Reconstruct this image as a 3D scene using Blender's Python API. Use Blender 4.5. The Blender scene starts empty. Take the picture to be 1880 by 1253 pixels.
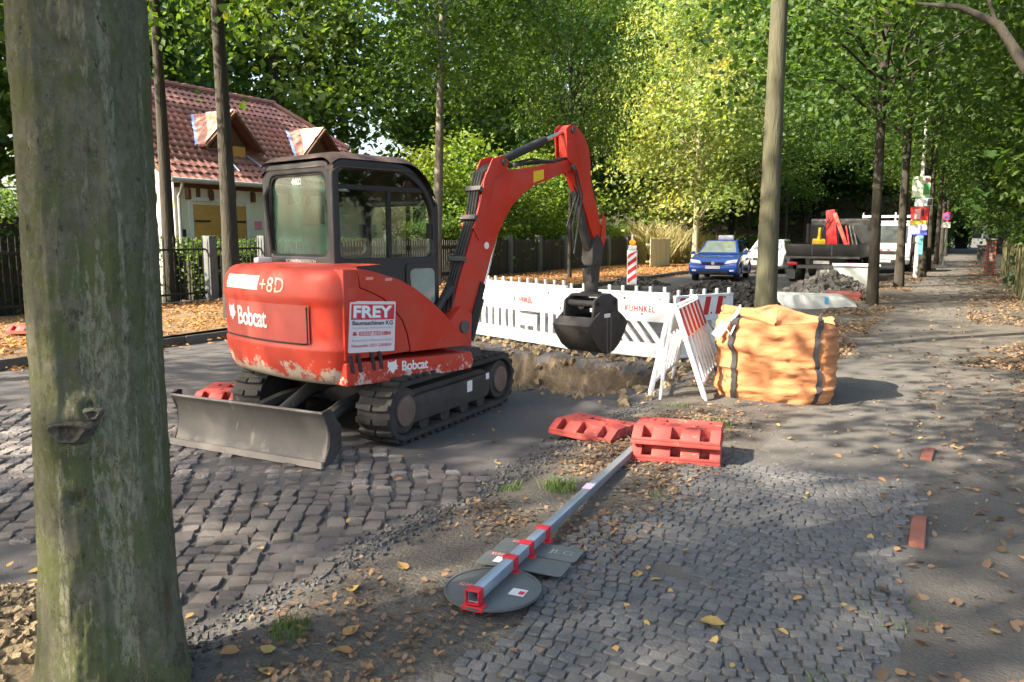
import bpy, bmesh, math, random
import numpy as np
from mathutils import Vector, Matrix, Euler
R=math.radians; PI=math.pi
random.seed(7); rng=np.random.default_rng(7)
scene=bpy.context.scene; COL=scene.collection
# ------------------------------------------------------------------ camera, sky, sun, exposure
cam_d=bpy.data.cameras.new('camera'); cam=bpy.data.objects.new('camera',cam_d); COL.objects.link(cam)
cam.location=(0,0,1.6); cam.rotation_euler=(R(90-7.6),0,R(29.6))
cam_d.sensor_width=36; cam_d.lens=27.96; cam_d.clip_start=.05; cam_d.clip_end=2000
scene.camera=cam
SUN_DIR=Vector((-.60,-.80,.80)).normalized()      # towards the sun: from behind on the camera's left
world=bpy.data.worlds.new('World'); scene.world=world; world.use_nodes=True
wn=world.node_tree.nodes; wl=world.node_tree.links
bg=wn['Background']; sky=wn.new('ShaderNodeTexSky'); sky.sky_type='NISHITA'; sky.sun_disc=False
sky.sun_elevation=math.asin(SUN_DIR.z); sky.sun_rotation=math.atan2(SUN_DIR.x,SUN_DIR.y)
sky.air_density=1.0; sky.dust_density=4.5; sky.ozone_density=.5
wl.new(sky.outputs[0],bg.inputs[0]); bg.inputs[1].default_value=.15
sun_d=bpy.data.lights.new('sun','SUN'); sun_d.energy=5.0; sun_d.angle=R(.55); sun_d.color=(1,.87,.68)
sun=bpy.data.objects.new('sun',sun_d); COL.objects.link(sun); sun.rotation_euler=SUN_DIR.to_track_quat('Z','Y').to_euler(); sun.location=(-20,-25,30)
vs=scene.view_settings; vs.view_transform='Standard'; vs.look='None'; vs.exposure=2.0; vs.gamma=1; vs.use_curve_mapping=False
cy=scene.cycles; cy.max_bounces=7; cy.diffuse_bounces=4; cy.glossy_bounces=3; cy.transmission_bounces=5; cy.transparent_max_bounces=8
cy.caustics_reflective=False; cy.caustics_refractive=False; cy.sample_clamp_indirect=6; cy.use_denoising=True
# ------------------------------------------------------------------ noise
def _h(ix,iy,iz):
    n=(ix.astype(np.int64)*374761393+iy.astype(np.int64)*668265263+iz.astype(np.int64)*2147483647)&0xffffffff
    n=((n^(n>>13))*1274126177)&0xffffffff; n=n^(n>>16); return (n&0xffff)/65535.
def vn(x,y,z=None):
    x=np.asarray(x,float); y=np.asarray(y,float); z=np.zeros_like(x) if z is None else np.asarray(z,float)
    i,j,k=np.floor(x),np.floor(y),np.floor(z); u,v,w=x-i,y-j,z-k
    u,v,w=u*u*(3-2*u),v*v*(3-2*v),w*w*(3-2*w); r=0
    for a in (0,1):
        for b in (0,1):
            for c in (0,1):
                r=r+_h(i+a,j+b,k+c)*(u if a else 1-u)*(v if b else 1-v)*(w if c else 1-w)
    return r
def fbm(x,y,z=None,o=4):
    s=0;a=.5;t=0
    for q in range(o):
        f=2**q; s=s+a*vn(np.asarray(x)*f+17*q,np.asarray(y)*f+5*q,None if z is None else np.asarray(z)*f); t+=a; a*=.5
    return s/t
def sst(a,b,x):
    t=np.clip((np.asarray(x,float)-a)/(b-a),0,1); return t*t*(3-2*t)
# ------------------------------------------------------------------ materials
MATS={}
def lin(c):
    if isinstance(c,str):
        c=[int(c[i:i+2],16)/255 for i in (0,2,4)]
        c=[v/12.92 if v<.04045 else ((v+.055)/1.055)**2.4 for v in c]
    return (c[0],c[1],c[2],1)
def M(name,c1,c2=None,scale=6,rough=.6,metal=0,bump=0,bscale=40,stretch=(1,1,1),c3=None,f3=.62,s3=20,spec=.5,rvar=0,island=0,hue=None,coat=0,sharp=.25):
    if name in MATS: return MATS[name]
    m=bpy.data.materials.new(name); m.use_nodes=True; N=m.node_tree.nodes; L=m.node_tree.links
    p=N['Principled BSDF']; p.inputs['Roughness'].default_value=rough; p.inputs['Metallic'].default_value=metal
    p.inputs['Specular IOR Level'].default_value=spec; p.inputs['Coat Weight'].default_value=coat
    p.inputs['Base Color'].default_value=lin(c1)
    tc=N.new('ShaderNodeTexCoord'); mp=N.new('ShaderNodeMapping'); mp.inputs['Scale'].default_value=stretch
    L.new(tc.outputs['Object'],mp.inputs[0]); col=None
    if c2 is not None:
        n=N.new('ShaderNodeTexNoise'); n.inputs['Scale'].default_value=scale; n.inputs['Detail'].default_value=8; n.inputs['Roughness'].default_value=.62
        L.new(mp.outputs[0],n.inputs['Vector']); r=N.new('ShaderNodeValToRGB'); r.color_ramp.elements[0].position=.5-sharp; r.color_ramp.elements[1].position=.5+sharp
        r.color_ramp.elements[0].color=lin(c1); r.color_ramp.elements[1].color=lin(c2); L.new(n.outputs[0],r.inputs[0]); col=r.outputs[0]
        if rvar:
            mr=N.new('ShaderNodeMapRange'); mr.inputs[3].default_value=rough-rvar; mr.inputs[4].default_value=min(1,rough+rvar); L.new(n.outputs[0],mr.inputs[0]); L.new(mr.outputs[0],p.inputs['Roughness'])
    if c3 is not None:
        n=N.new('ShaderNodeTexNoise'); n.inputs['Scale'].default_value=s3; n.inputs['Detail'].default_value=7; n.inputs['Roughness'].default_value=.7
        L.new(mp.outputs[0],n.inputs['Vector']); r=N.new('ShaderNodeValToRGB'); r.color_ramp.elements[0].position=f3; r.color_ramp.elements[1].position=f3+.06
        L.new(n.outputs[0],r.inputs[0]); mx=N.new('ShaderNodeMixRGB'); L.new(r.outputs[0],mx.inputs[0])
        if col: L.new(col,mx.inputs[1])
        else: mx.inputs[1].default_value=lin(c1)
        mx.inputs[2].default_value=lin(c3); col=mx.outputs[0]
    if island:
        g=N.new('ShaderNodeNewGeometry'); oi=N.new('ShaderNodeObjectInfo'); ad=N.new('ShaderNodeMath'); ad.operation='ADD'; fr=N.new('ShaderNodeMath'); fr.operation='FRACT'
        L.new(g.outputs['Random Per Island'],ad.inputs[0]); L.new(oi.outputs['Random'],ad.inputs[1]); L.new(ad.outputs[0],fr.inputs[0])
        mr=N.new('ShaderNodeMapRange'); mr.inputs[3].default_value=1-island; mr.inputs[4].default_value=1+island; L.new(fr.outputs[0],mr.inputs[0])
        mx=N.new('ShaderNodeMixRGB'); mx.blend_type='MULTIPLY'; mx.inputs[0].default_value=1
        if col: L.new(col,mx.inputs[1])
        else: mx.inputs[1].default_value=lin(c1)
        if hue:
            r=N.new('ShaderNodeValToRGB'); cs=hue; r.color_ramp.elements[0].color=lin(cs[0]); r.color_ramp.elements[1].color=lin(cs[-1])
            for q in range(1,len(cs)-1):
                e=r.color_ramp.elements.new(q/(len(cs)-1)); e.color=lin(cs[q])
            L.new(fr.outputs[0],r.inputs[0]); mx.inputs[0].default_value=1; L.new(r.outputs[0],mx.inputs[2])
        else: L.new(mr.outputs[0],mx.inputs[2])
        col=mx.outputs[0]
    if col: L.new(col,p.inputs['Base Color'])
    if bump:
        n=N.new('ShaderNodeTexNoise'); n.inputs['Scale'].default_value=bscale; n.inputs['Detail'].default_value=8; L.new(mp.outputs[0],n.inputs['Vector'])
        b=N.new('ShaderNodeBump'); b.inputs['Strength'].default_value=bump; b.inputs['Distance'].default_value=.02; L.new(n.outputs[0],b.inputs['Height']); L.new(b.outputs[0],p.inputs['Normal'])
    MATS[name]=m; return m
def LEAF(name,cols,trans=.45,rough=.55):
    m=bpy.data.materials.new(name); m.use_nodes=True; N=m.node_tree.nodes; L=m.node_tree.links
    p=N['Principled BSDF']; p.inputs['Roughness'].default_value=rough; p.inputs['Specular IOR Level'].default_value=.35
    g=N.new('ShaderNodeAttribute'); g.attribute_name='tone'; oi=N.new('ShaderNodeObjectInfo'); ad=N.new('ShaderNodeMath'); ad.operation='MULTIPLY_ADD'; ad.inputs[1].default_value=.8
    L.new(g.outputs['Fac'],ad.inputs[0]); m2=N.new('ShaderNodeMath'); m2.operation='MULTIPLY'; m2.inputs[1].default_value=.2; L.new(oi.outputs['Random'],m2.inputs[0]); L.new(m2.outputs[0],ad.inputs[2])
    r=N.new('ShaderNodeValToRGB'); r.color_ramp.elements[0].color=lin(cols[0]); r.color_ramp.elements[1].color=lin(cols[-1])
    for q in range(1,len(cols)-1): r.color_ramp.elements.new(q/(len(cols)-1)).color=lin(cols[q])
    L.new(ad.outputs[0],r.inputs[0]); L.new(r.outputs[0],p.inputs['Base Color'])
    t=N.new('ShaderNodeBsdfTranslucent'); br=N.new('ShaderNodeMixRGB'); br.blend_type='MULTIPLY'; br.inputs[0].default_value=1; br.inputs[2].default_value=(1.9,1.75,.7,1); L.new(r.outputs[0],br.inputs[1]); L.new(br.outputs[0],t.inputs[0])
    mx=N.new('ShaderNodeMixShader'); mx.inputs[0].default_value=trans; L.new(p.outputs[0],mx.inputs[1]); L.new(t.outputs[0],mx.inputs[2]); L.new(mx.outputs[0],N['Material Output'].inputs[0])
    MATS[name]=m; return m
def GLASS(name,tint,refl=.12,rough=.02,dirt_haze=0):
    m=bpy.data.materials.new(name); m.use_nodes=True; N=m.node_tree.nodes; L=m.node_tree.links
    t=N.new('ShaderNodeBsdfTransparent'); t.inputs[0].default_value=lin(tint); g=N.new('ShaderNodeBsdfGlossy'); g.inputs['Roughness'].default_value=rough
    fr=N.new('ShaderNodeFresnel'); fr.inputs[0].default_value=1.5; ad=N.new('ShaderNodeMath'); ad.operation='ADD'; ad.inputs[1].default_value=refl; L.new(fr.outputs[0],ad.inputs[0])
    mx=N.new('ShaderNodeMixShader'); L.new(ad.outputs[0],mx.inputs[0]); L.new(t.outputs[0],mx.inputs[1]); L.new(g.outputs[0],mx.inputs[2]); out=mx.outputs[0]
    if dirt_haze:
        tc=N.new('ShaderNodeTexCoord'); n=N.new('ShaderNodeTexNoise'); n.inputs['Scale'].default_value=3; n.inputs['Detail'].default_value=6; L.new(tc.outputs['Object'],n.inputs['Vector']); mr=N.new('ShaderNodeMapRange'); mr.inputs[1].default_value=.3; mr.inputs[2].default_value=.7; mr.inputs[4].default_value=dirt_haze*1.6; L.new(n.outputs[0],mr.inputs[0])
        df=N.new('ShaderNodeBsdfDiffuse'); df.inputs[0].default_value=(.16,.33,.25,1); m2=N.new('ShaderNodeMixShader'); L.new(mr.outputs[0],m2.inputs[0]); L.new(out,m2.inputs[1]); L.new(df.outputs[0],m2.inputs[2]); out=m2.outputs[0]  # green haze mixed into the pane for its dirt and painted reflection
    L.new(out,N['Material Output'].inputs[0])
    MATS[name]=m; return m
# ------------------------------------------------------------------ mesh builder
def link(o,parent=None):
    COL.objects.link(o)
    if parent is not None: o.parent=parent
    return o
def tag(o,label=None,cat=None,group=None,kind=None):
    if label: o['label']=label
    if cat: o['category']=cat
    if group: o['group']=group
    if kind: o['kind']=kind
    return o
def thing(name,label,cat,loc=(0,0,0),rz=0,group=None,rot=None):
    o=bpy.data.objects.new(name,None); o.empty_display_size=.2; link(o); o.location=loc; o.rotation_euler=rot if rot else (0,0,rz)
    return tag(o,label,cat,group)
def copy_tree(o,parent=None):
    c=o.copy(); link(c); c.parent=parent
    for ch in list(o.children): copy_tree(ch,c)
    return c
def set_tone(me,tone):
    a=me.attributes.new('tone','FLOAT','POINT'); a.data.foreach_set('value',np.asarray(tone,np.float32))
def rawmesh(name,V,F,mat,parent=None,smooth=None):
    me=bpy.data.meshes.new(name); me.from_pydata([tuple(v) for v in V] if not isinstance(V,np.ndarray) else V.tolist(),[],F if not isinstance(F,np.ndarray) else F.tolist()); me.materials.append(mat)
    if smooth is not None:
        me.polygons.foreach_set('use_smooth',[True]*len(me.polygons))
        if smooth<180: me.set_sharp_from_angle(angle=R(smooth))
    me.update(); return link(bpy.data.objects.new(name,me),parent)
class MB:
    def __init__(s): s.V=[]; s.F=[]
    def add(s,V,F,mt=None):
        b=len(s.V)
        for v in V:
            v=Vector(v); s.V.append(tuple(mt@v) if mt else tuple(v))
        s.F+=[tuple(i+b for i in f) for f in F]; return s
    def box(s,c,d,rot=None,mt=None):
        x,y,z=d[0]/2,d[1]/2,d[2]/2
        V=[Vector((a*x,b*y,e*z)) for a in(-1,1) for b in(-1,1) for e in(-1,1)]
        q=Euler(rot).to_matrix() if rot else Matrix.Identity(3); V=[q@v+Vector(c) for v in V]
        return s.add(V,[(0,1,3,2),(4,6,7,5),(0,4,5,1),(2,3,7,6),(0,2,6,4),(1,5,7,3)],mt)
    def bx(s,x0,x1,y0,y1,z0,z1,mt=None): return s.box(((x0+x1)/2,(y0+y1)/2,(z0+z1)/2),(abs(x1-x0),abs(y1-y0),abs(z1-z0)),None,mt)
    def prism(s,pts,vec,mt=None):      # closed 3-D polygon swept along vec
        n=len(pts); A=[Vector(p) for p in pts]; v=Vector(vec); V=A+[a+v for a in A]
        nm=Vector((0,0,0))
        for i in range(n): nm+=A[i].cross(A[(i+1)%n])
        f=[tuple(range(n-1,-1,-1)),tuple(range(n,2*n))]+[(i,(i+1)%n,(i+1)%n+n,i+n) for i in range(n)]
        if nm.dot(v)<0: f=[tuple(reversed(q)) for q in f]
        return s.add(V,f,mt)
    def pxz(s,pts,y0,y1,mt=None): return s.prism([(a,y0,b) for a,b in pts],(0,y1-y0,0),mt)
    def pyz(s,pts,x0,x1,mt=None): return s.prism([(x0,a,b) for a,b in pts],(x1-x0,0,0),mt)
    def pxy(s,pts,z0,z1,mt=None): return s.prism([(a,b,z0) for a,b in pts],(0,0,z1-z0),mt)
    def tube(s,P,r,n=10,caps=True,mt=None):
        P=[Vector(p) for p in P]; k=len(P); rr=r if isinstance(r,(list,tuple)) else [r]*k; V=[];F=[]
        up=Vector((0,0,1)); t0=(P[1]-P[0]).normalized()
        if abs(t0.z)>.9: up=Vector((1,0,0))
        a=t0.cross(up).normalized()
        for i in range(k):
            t=(P[min(i+1,k-1)]-P[max(i-1,0)]).normalized(); a=(a-t*a.dot(t)).normalized(); b=t.cross(a)
            for j in range(n):
                w=2*PI*j/n; V.append(P[i]+(a*math.cos(w)+b*math.sin(w))*rr[i])
        for i in range(k-1):
            for j in range(n): F.append((i*n+j,i*n+(j+1)%n,(i+1)*n+(j+1)%n,(i+1)*n+j))
        if caps: F+= [tuple(range(n-1,-1,-1)),tuple(range((k-1)*n,k*n))]
        return s.add(V,F,mt)
    def cyl(s,a,b,r,n=16,mt=None): return s.tube([a,b],r,n,True,mt)
    def ring(s,out,inn,vec,mt=None):   # two 3-D loops of equal length, swept along vec
        n=len(out); v=Vector(vec); A=[Vector(p) for p in out];B=[Vector(p) for p in inn]
        V=A+B+[a+v for a in A]+[b+v for b in B]; F=[]
        for i in range(n):
            j=(i+1)%n
            F+=[(i,j,n+j,n+i),(2*n+i,3*n+i,3*n+j,2*n+j),(i,2*n+i,2*n+j,j),(n+i,n+j,3*n+j,3*n+i)]
        return s.add(V,F,mt)
    def grid(s,fn,nu,nv,wrap=False,mt=None):
        V=[fn(i/(nu if wrap else nu-1),j/(nv-1)) for i in range(nu) for j in range(nv)]; F=[]
        for i in range(nu if wrap else nu-1):
            for j in range(nv-1):
                k=(i+1)%nu; F.append((i*nv+j,k*nv+j,k*nv+j+1,i*nv+j+1))
        return s.add(V,F,mt)
    def build(s,name,mat,parent=None,bevel=0,seg=2,smooth=40,fix=True):
        me=bpy.data.meshes.new(name); bm=bmesh.new(); vs_=[bm.verts.new(v) for v in s.V]
        for f in s.F:
            try: bm.faces.new([vs_[i] for i in f])
            except ValueError: pass
        if fix: bmesh.ops.recalc_face_normals(bm,faces=bm.faces)
        if bevel:
            es=[e for e in bm.edges if len(e.link_faces)==2 and e.calc_face_angle(0)>R(28)]
            bmesh.ops.bevel(bm,geom=es,offset=bevel,segments=seg,profile=.6,affect='EDGES',clamp_overlap=True)
        bm.to_mesh(me); bm.free(); me.materials.append(mat)
        if smooth:
            me.polygons.foreach_set('use_smooth',[True]*len(me.polygons)); me.set_sharp_from_angle(angle=R(smooth))
        return link(bpy.data.objects.new(name,me),parent)
def rpoly(pts,rad,n=6):   # rounded 2-D polygon
    out=[]; k=len(pts)
    for i in range(k):
        p=Vector(pts[i]);a=(Vector(pts[i-1])-p);b=(Vector(pts[(i+1)%k])-p); r=rad[i] if isinstance(rad,(list,tuple)) else rad
        d=min(r,a.length*.49,b.length*.49); A=p+a.normalized()*d;B=p+b.normalized()*d
        for q in range(n):
            t=q/(n-1); out.append(tuple((1-t)**2*A+2*t*(1-t)*p+t*t*B))
    return out
def text_geo(txt,size=1,bold=0.,shear=0.,space=1.,align='LEFT'):
    cu=bpy.data.curves.new('t','FONT'); cu.body=txt; cu.size=size; cu.offset=bold; cu.shear=shear; cu.space_character=space; cu.align_x=align; cu.resolution_u=3
    o=bpy.data.objects.new('t',cu); COL.objects.link(o); dg=bpy.context.evaluated_depsgraph_get(); ev=o.evaluated_get(dg); me=ev.to_mesh()
    V=[tuple(v.co) for v in me.vertices]; F=[tuple(p.vertices) for p in me.polygons]; ev.to_mesh_clear(); bpy.data.objects.remove(o); bpy.data.curves.remove(cu)
    return V,F
def text_on(name,txt,fn,w,h_,mat,parent,bold=0.,shear=0.,space=1.):
    """fn(u,v) -> 3-D point, text fitted into w x h"""
    V,F=text_geo(txt,1,bold,shear,space)
    xs=[v[0] for v in V]; ys=[v[1] for v in V]; x0,x1,y0,y1=min(xs),max(xs),min(ys),max(ys)
    P=[fn((v[0]-x0)/(x1-x0)*w,(v[1]-y0)/(y1-y0)*h_) for v in V]
    return rawmesh(name,P,F,mat,parent)
# ------------------------------------------------------------------ ground, road, verges, path
m_ground=M('soil_far',(.05,.045,.03),(.075,.07,.04),.6,.95,bump=.4,bscale=6)
m_road=M('asphalt_dusty',(.055,.052,.055),(.092,.088,.09),1.3,.85,bump=.55,bscale=120,c3=(.12,.105,.095),f3=.6,s3=5,rvar=.1)
m_verge=M('verge_soil',(.06,.054,.049),(.105,.093,.08),2.6,.95,bump=.9,bscale=55,c3=(.14,.115,.09),f3=.58,s3=28)
m_fverge=M('far_verge_soil',(.10,.065,.035),(.17,.105,.05),2.,.95,bump=.8,bscale=40)
m_path=M('path_sand',(.068,.065,.062),(.125,.117,.108),1.6,.92,bump=.6,bscale=90,c3=(.19,.165,.13),f3=.6,s3=9)
m_soil=M('strip_soil',(.06,.056,.052),(.115,.104,.092),1.7,.95,bump=.8,bscale=60,c3=(.13,.10,.07),f3=.6,s3=30)
TR=np.array([(-7.3,7.75),(-3.35,7.35),(-2.8,8.15),(-3.05,9.75),(-4.85,9.85),(-7.5,10.75)])
def trench_d(x,y):
    d=np.full(np.shape(x),1e9)
    for i in range(len(TR)):
        a=TR[i];b=TR[(i+1)%len(TR)];e=(b-a)/np.linalg.norm(b-a); d=np.minimum(d,-(x-a[0])*e[1]+(y-a[1])*e[0])
    return d
def ground_z(x,y):
    x=np.asarray(x,float);y=np.asarray(y,float)
    z=-.06+.065*sst(-2.85,-2.35,x+.12*(fbm(y*1.3,x*0+3)-.5))
    z=z+.03*(fbm(x*.9,y*.9)-.5)+.014*(fbm(x*4,y*4,None,2)-.5)*np.where((x>-1.65)&(x<-.1),.3,1)
    z=z+.05*np.exp(-((x+1.9)/.4)**2)*(fbm(x*2.5,y*2.5)-.25)
    near=(y>4)&(y<14)
    d=trench_d(x,y)+.34*(fbm(x*2.3,y*2.3)-.5)
    t=sst(0,.30,d+.10*(fbm(x*5,y*5)-.5)); z=z-t*(.95+.5*(fbm(x*2,y*2)-.5)-.25*sst(.3,1.2,d)*(fbm(x*5,y*5)))+.05*t*(1-t)*4*(fbm(x*9,y*9)-.5)
    # spoil heaped along the near edge of the trench
    z=z+.16*np.exp(-((trench_d(x,y)+.28)/.2)**2)*sst(-4.4,-3.5,x)*fbm(x*3,y*3)*(y<9.4)*(y>6.6)
    return z
_gx=np.arange(-10.4,1.75,.05);_gy=np.arange(-1.5,14.6,.05); _GZ=ground_z(*np.meshgrid(_gx,_gy,indexing='ij'))
def gz(x,y):
    u=min(max((x+10.4)/.05,0),len(_gx)-2.001); v=min(max((y+1.5)/.05,0),len(_gy)-2.001); i,j=int(u),int(v); a,b=u-i,v-j
    return float(_GZ[i,j]*(1-a)*(1-b)+_GZ[i+1,j]*a*(1-b)+_GZ[i,j+1]*(1-a)*b+_GZ[i+1,j+1]*a*b)
def strip(name,x0,x1,y0,y1,dx,dy,mat,zf=ground_z,kind='structure',parent=None,keep=None):
    nx=max(2,int(round((x1-x0)/dx))+1); ny=max(2,int(round((y1-y0)/dy))+1)
    X,Y=np.meshgrid(np.linspace(x0,x1,nx),np.linspace(y0,y1,ny),indexing='ij'); Z=zf(X,Y)
    V=np.stack([X,Y,Z],-1).reshape(-1,3); i=np.arange(nx-1)[:,None]*ny+np.arange(ny-1)[None,:]; i=i.ravel()
    F=np.stack([i,i+ny,i+ny+1,i+1],-1)
    if keep=='deep':
        dz=sst(-.16,-.35,V[:,2]); V[:,0]+=dz*.22*(fbm(V[:,0]*4,V[:,1]*4,V[:,2]*7)-.5); V[:,1]+=dz*.26*(fbm(V[:,0]*4+9,V[:,1]*4,V[:,2]*7)-.5)
    if keep is not None:
        zc=V[F][:,:,2].mean(1); F=F[zc<-.13] if keep=='deep' else F[zc>=-.13]; us,inv=np.unique(F,return_inverse=True); V=V[us]; F=inv.reshape(F.shape)
    o=rawmesh(name,V,F,mat,parent,smooth=180)
    if parent is None: o['kind']=kind
    return o
def flat(z): return lambda x,y: np.full(np.shape(x),z)
# big sheet to the horizon with a window where the finely built ground lies
g=MB(); W=400
for a,b,c,d in ((-W,-10.3,-W,W),(1.6,W,-W,W),(-10.3,1.6,-W,-8),(-10.3,1.6,130,W)): g.add([(a,c,-.085),(b,c,-.085),(b,d,-.085),(a,d,-.085)],[(0,1,2,3)])
tag(g.build('ground',m_ground,smooth=0),kind='structure')
road=strip('road',-10.3,-2.5,-1,14,.05,.05,m_road,keep='top')
m_trench=M('trench_soil',(.07,.053,.036),(.15,.115,.075),2.2,.95,bump=1,bscale=35,c3=(.06,.05,.04),f3=.55,s3=6)  # soil colour darkened to stand for shade inside the trench
trench=strip('trench',-10.3,-2.5,-1,14,.05,.05,m_trench,keep='deep')
strip('road_beyond',-10.3,-2.5,14,130,.4,.8,m_road,parent=road); strip('road_behind',-10.3,-2.5,-8,-1,.4,.5,m_road,parent=road)
verge=strip('verge',-2.5,-1.25,-1,14,.04,.04,m_verge); strip('verge_beyond',-2.5,-1.25,14,130,.25,.6,m_verge,parent=verge); strip('verge_behind',-2.5,-1.25,-8,-1,.25,.6,m_verge,parent=verge)
path=strip('path',-1.25,-.12,-1,14,.06,.06,m_path); strip('path_beyond',-1.25,-.12,14,130,.25,.6,m_path,parent=path); strip('path_behind',-1.25,-.12,-8,-1,.3,.6,m_path,parent=path)
soil=strip('soil_strip',-.12,1.6,-1,14,.06,.06,m_soil); strip('soil_beyond',-.12,1.6,14,130,.4,.6,m_soil,parent=soil); strip('soil_behind',-.12,1.6,-8,-1,.4,.6,m_soil,parent=soil)
fverge=strip('far_verge',-15.4,-10.32,-8,70,.3,.3,m_fverge,lambda x,y:.05+.08*fbm(x*.8,y*.8)+.0*x); fverge['kind']='structure'
# far kerb stones
m_kerb=M('kerb_granite',(.06,.055,.05),(.11,.10,.09),7,.85,bump=.4,bscale=60,island=.15)
kerb=bpy.data.objects.new('kerb',None); link(kerb); kerb['kind']='structure'
kb=MB().box((0,0,0),(.14,.985,.3)).build('kerb_stone',m_kerb,kerb,bevel=.012); kb.location=(-10.34,-1.5,-.075)
for k in range(1,60):
    c=kb.copy(); link(c,kerb); c.location=(-10.34+random.uniform(-.01,.01),-1.5+k,-.075+random.uniform(-.008,.008)); c.rotation_euler.z=random.uniform(-.006,.006)
# ---- setts on the road, mosaic stones on the path
m_sett=M('sett_granite',(.10,.094,.094),(.185,.174,.17),14,.8,bump=.9,bscale=45,island=.38,c3=(.06,.055,.052),f3=.58,s3=22,hue=[(.7,.7,.74),(1.0,.98,.98),(1.3,1.18,1.1),(.9,.9,.95),(1.4,1.36,1.32),(1.05,.98,.92)])
m_mos=M('mosaic_stone',(.075,.075,.078),(.12,.118,.12),14,.8,bump=.5,bscale=90,island=.3,hue=[(.85,.88,.95),(1,1,1),(1.3,1.3,1.3),(.95,1,1.05),(1.12,1.1,1.06)])
def stone_geo(seed,dome=.25):
    r=random.Random(seed); V=[];n=8
    cs=[(-.5,-.36),(-.36,-.5),(.36,-.5),(.5,-.36),(.5,.36),(.36,.5),(-.36,.5),(-.5,.36)]
    cs=[(a+r.uniform(-.09,.09),b+r.uniform(-.09,.09)) for a,b in cs]
    for s_,z in ((1,-1),(1,-.20),(.88,0)): V+=[(a*s_,b*s_,z+r.uniform(-.05,.05)*(z>-.9)) for a,b in cs]
    V.append((r.uniform(-.1,.1),r.uniform(-.1,.1),dome*.35)); F=[]
    for q in (0,1):
        for i in range(n): F.append((q*n+i,q*n+(i+1)%n,(q+1)*n+(i+1)%n,(q+1)*n+i))
    F+=[(2*n+i,2*n+(i+1)%n,3*n) for i in range(n)]
    return np.array(V),F
GEO=[stone_geo(s_) for s_ in range(9)]
def lay(spots,name,mat,parent,rest_name,depth):
    """spots: (x,y,z,rot,sx,sy,tiltx,tilty); the 300 that show largest are single stones"""
    spots=sorted(spots,key=lambda p:(p[0]**2+p[1]**2)/(p[4]*p[5]*60)); mes=[]
    for i,(V,F) in enumerate(GEO):
        me=bpy.data.meshes.new(name); me.from_pydata(V.tolist(),[],F); me.materials.append(mat); me.polygons.foreach_set('use_smooth',[True]*len(me.polygons)); me.set_sharp_from_angle(angle=R(22)); mes.append(me)
    AV=[];AF=[];b=0
    for k,(x,y,z,ro,sx,sy,tx,ty) in enumerate(spots):
        if k<300:
            o=link(bpy.data.objects.new(name,mes[k%9]),parent); o.location=(x,y,z); o.rotation_euler=(tx,ty,ro); o.scale=(sx,sy,depth)
        else:
            V,F=GEO[k%9]; mt=np.array(Euler((tx,ty,ro)).to_matrix()); P=(V*[sx,sy,depth])@mt.T+[x,y,z]; AV.append(P); AF+=[tuple(i+b for i in f) for f in F]; b+=len(P)
    if AV: tag(rawmesh(rest_name,np.concatenate(AV),AF,mat,parent,smooth=22),kind='stuff')
def in_setts(x,y):
    far=np.interp(x,[-9,-8.1,-6.8,-5,-3.35,-2.6],[3.9,4.3,5.1,4.9,4.62,4.5])
    return (x<-2.72+.12*math.sin(y*5)) and (x>-8.8) and (y<far+.3*(float(fbm(x*2,y*2))-.5)) and y>1.75+.25*float(fbm(x*2,y*2)) and not(y<2.25 and x<-3.7 and y>1.9)
sp=[]; A=R(127); ca,sa=math.cos(A),math.sin(A); pw,pl_=.118,.142
for i in range(-84,84):
    off=random.random()*pl_; yy=-12+off
    wv=pw*random.uniform(.9,1.05)
    while yy<12:
        ln=pl_*random.uniform(.7,1.2); u=yy+ln/2; v=i*pw+.055*math.sin(u*1.7+i*.12)+.02*math.sin(u*4.3+i)+random.uniform(-.012,.012); x=-4.5+ca*u-sa*v; y=3.2+sa*u+ca*v; yy+=ln
        if x<-9 or x>-2.5 or y<1.5 or y>5.6: continue
        if in_setts(x,y):
            z=gz(x,y)+.019+random.uniform(-.005,.005)-.02*(fbm(x*1.3,y*1.3)>.62)
            sp.append((x,y,z,A+random.uniform(-.13,.13),(ln-.014),pw*random.uniform(.84,.95),random.uniform(-.05,.05),random.uniform(-.05,.05)))
lay(sp,'sett',m_sett,road,'setts_beyond',.052)
sp=[]; ps=.064
for i in range(-60,60):
    u=-4.
    while u<4:
        ln=ps*random.uniform(.8,1.2); uu=u+ln/2; v=i*ps*.98+.10*abs(math.sin(uu*2.2))+random.uniform(-.006,.006); a=R(8)+.10*2.2*math.cos(uu*2.2)*(1 if math.sin(uu*2.2)>0 else -1)
        x=-.7+uu; y=3.8+v+uu*.14; u+=ln
        if -1.62+.10*math.sin(y*3)<x<-.17+.05*math.sin(y*4) and 1.6<y<5.6+.9*float(fbm(x*2,y*1)):
            if float(fbm(x*1.7+9,y*1.7))>.9: continue
            z=gz(x,y)+.0105+random.uniform(-.0025,.0025)-.004*float(fbm(x*2.2,y*2.2)>.6)-.016*sst(4.9,6.2,y)
            sp.append((x,y,float(z),a+random.uniform(-.15,.15),ln*.93,ps*random.uniform(.8,.93),random.uniform(-.06,.06),random.uniform(-.06,.06)))
lay(sp,'mosaic_stone',m_mos,path,'mosaic_stones_beyond',.03)
# red clinker edging left over along the path
m_brick=M('red_clinker',(.20,.07,.05),(.30,.11,.075),12,.8,bump=.4,bscale=80)
for nm,x,y,r_ in (('a',-.13,4.68,.02),('b',-.15,6.42,-.03)):
    o=MB().box((0,0,0),(.075,.46 if nm=='a' else .34,.1)).build('edging_brick',m_brick,path,bevel=.008); o.location=(x,y,gz(x,y)-.028); o.rotation_euler.z=r_
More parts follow.
